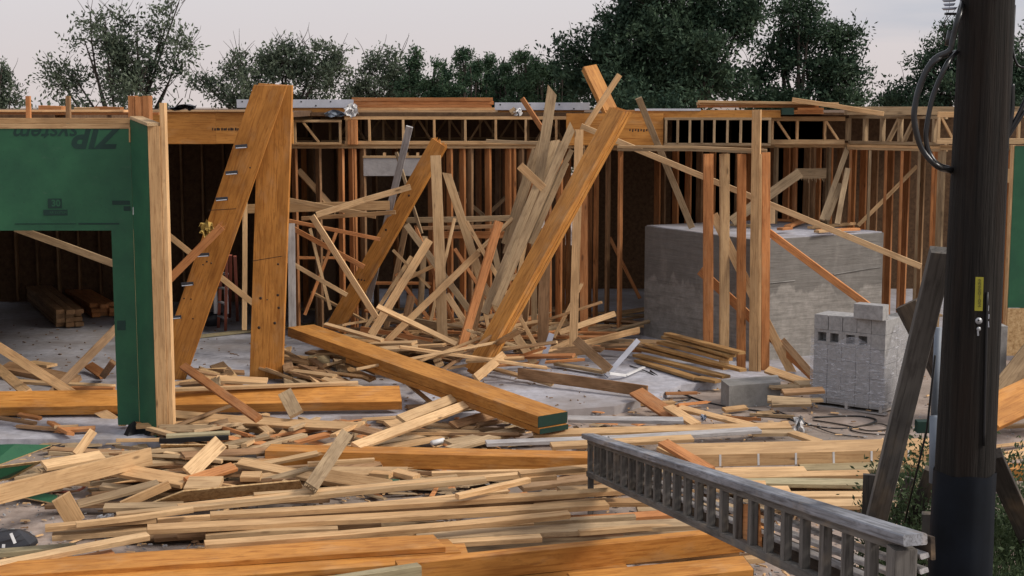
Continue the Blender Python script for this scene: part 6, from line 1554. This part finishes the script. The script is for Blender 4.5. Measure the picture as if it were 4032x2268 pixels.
# weeds on the bank
def weed(label, u, v, Y, h, n, seed, group=None):
    x_ = UX(u, Y, v); z0 = gz(x_, Y); rng = np.random.default_rng(seed); r = random.Random(seed)
    root = empty('weed', (x_, Y, z0), label, 'plant', group)
    cs = [(x_ + r.uniform(-0.12, 0.12), Y + r.uniform(-0.12, 0.12), z0 + h*(0.2 + 0.75*r.random()), 0.09, 0.09, h*0.22, 1) for _ in range(7)]
    quads_obj('foliage', leaf_cloud(rng, cs, n, 0.035, 7, 0.4), 'leaf_weed', root, root.location)
    vs, fs = [], []
    for c_ in cs: limb(vs, fs, (x_, Y, z0 - 0.03), c_[:3], 0.005, 0.002, r, 4, 0.15)
    mesh_obj('stem', [v_ - root.location for v_ in vs], fs, 'leaf_weed', root)
W = [(3360, 8.6, 0.50), (3440, 8.9, 0.42), (3500, 8.3, 0.55), (3560, 8.6, 0.5), (3590, 8.0, 0.42), (3620, 8.4, 0.48), (3650, 7.7, 0.35), (3540, 7.6, 0.3), (3490, 9.0, 0.6), (3600, 9.1, 0.62), (3660, 8.9, 0.5), (3950, 8.2, 0.4), (4000, 7.9, 0.36), (3970, 8.8, 0.46), (4030, 8.5, 0.42), (4060, 8.0, 0.4), (3930, 7.4, 0.25)]
WL = ['weed at the far left of the tangle behind the railing end', 'low weed at the foot of the short grey stake', 'bushy weed in front of the leaning grey brace foot', 'weed just right of the leaning brace foot',
      'weed in the middle of the tangle before the guy wire', 'weed close to the low stump post', 'small weed nearest the sleeve on its left', 'lowest weed beside the railing end post', 'tall weed behind the leaning brace foot',
      'tallest weed behind the guy wire foot', 'weed behind the low stump post', 'weed just right of the sleeve', 'low front weed right of the sleeve', 'weed behind the right-hand brace', 'weed under the right-hand brace', 'weed at the right picture edge', 'tiny weed at the sleeve foot on its right']
for k, (u, Y, h) in enumerate(W):
    weed(WL[k], u, 2100, Y, h, 650, 60 + k, 'weeds left of the pole' if u < 3800 else 'weeds right of the pole')
# grass blades on the bank
rng = np.random.default_rng(8); r = random.Random(8); m = 9000
gxs = rng.uniform(1.9, 4.2, m); gys = rng.uniform(6.0, 10.2, m)
V = np.zeros((m, 4, 3))
for i in range(m):
    z0 = gz(gxs[i], gys[i]) - 0.01; a = r.uniform(0, 6.28); h = r.uniform(0.06, 0.24); w_ = 0.006
    dx, dy = math.cos(a)*w_, math.sin(a)*w_; lx, ly = r.uniform(-0.08, 0.08), r.uniform(-0.08, 0.08)
    V[i] = [(gxs[i]-dx, gys[i]-dy, z0), (gxs[i]+dx, gys[i]+dy, z0), (gxs[i]+lx+dx*0.3, gys[i]+ly+dy*0.3, z0+h), (gxs[i]+lx-dx*0.3, gys[i]+ly-dy*0.3, z0+h)]
tag(quads_obj('grass', V.reshape(-1, 3), 'leaf_weed', None, (0, 0, 0)), 'rough grass on the bank round the pole', 'grass', kind='stuff')
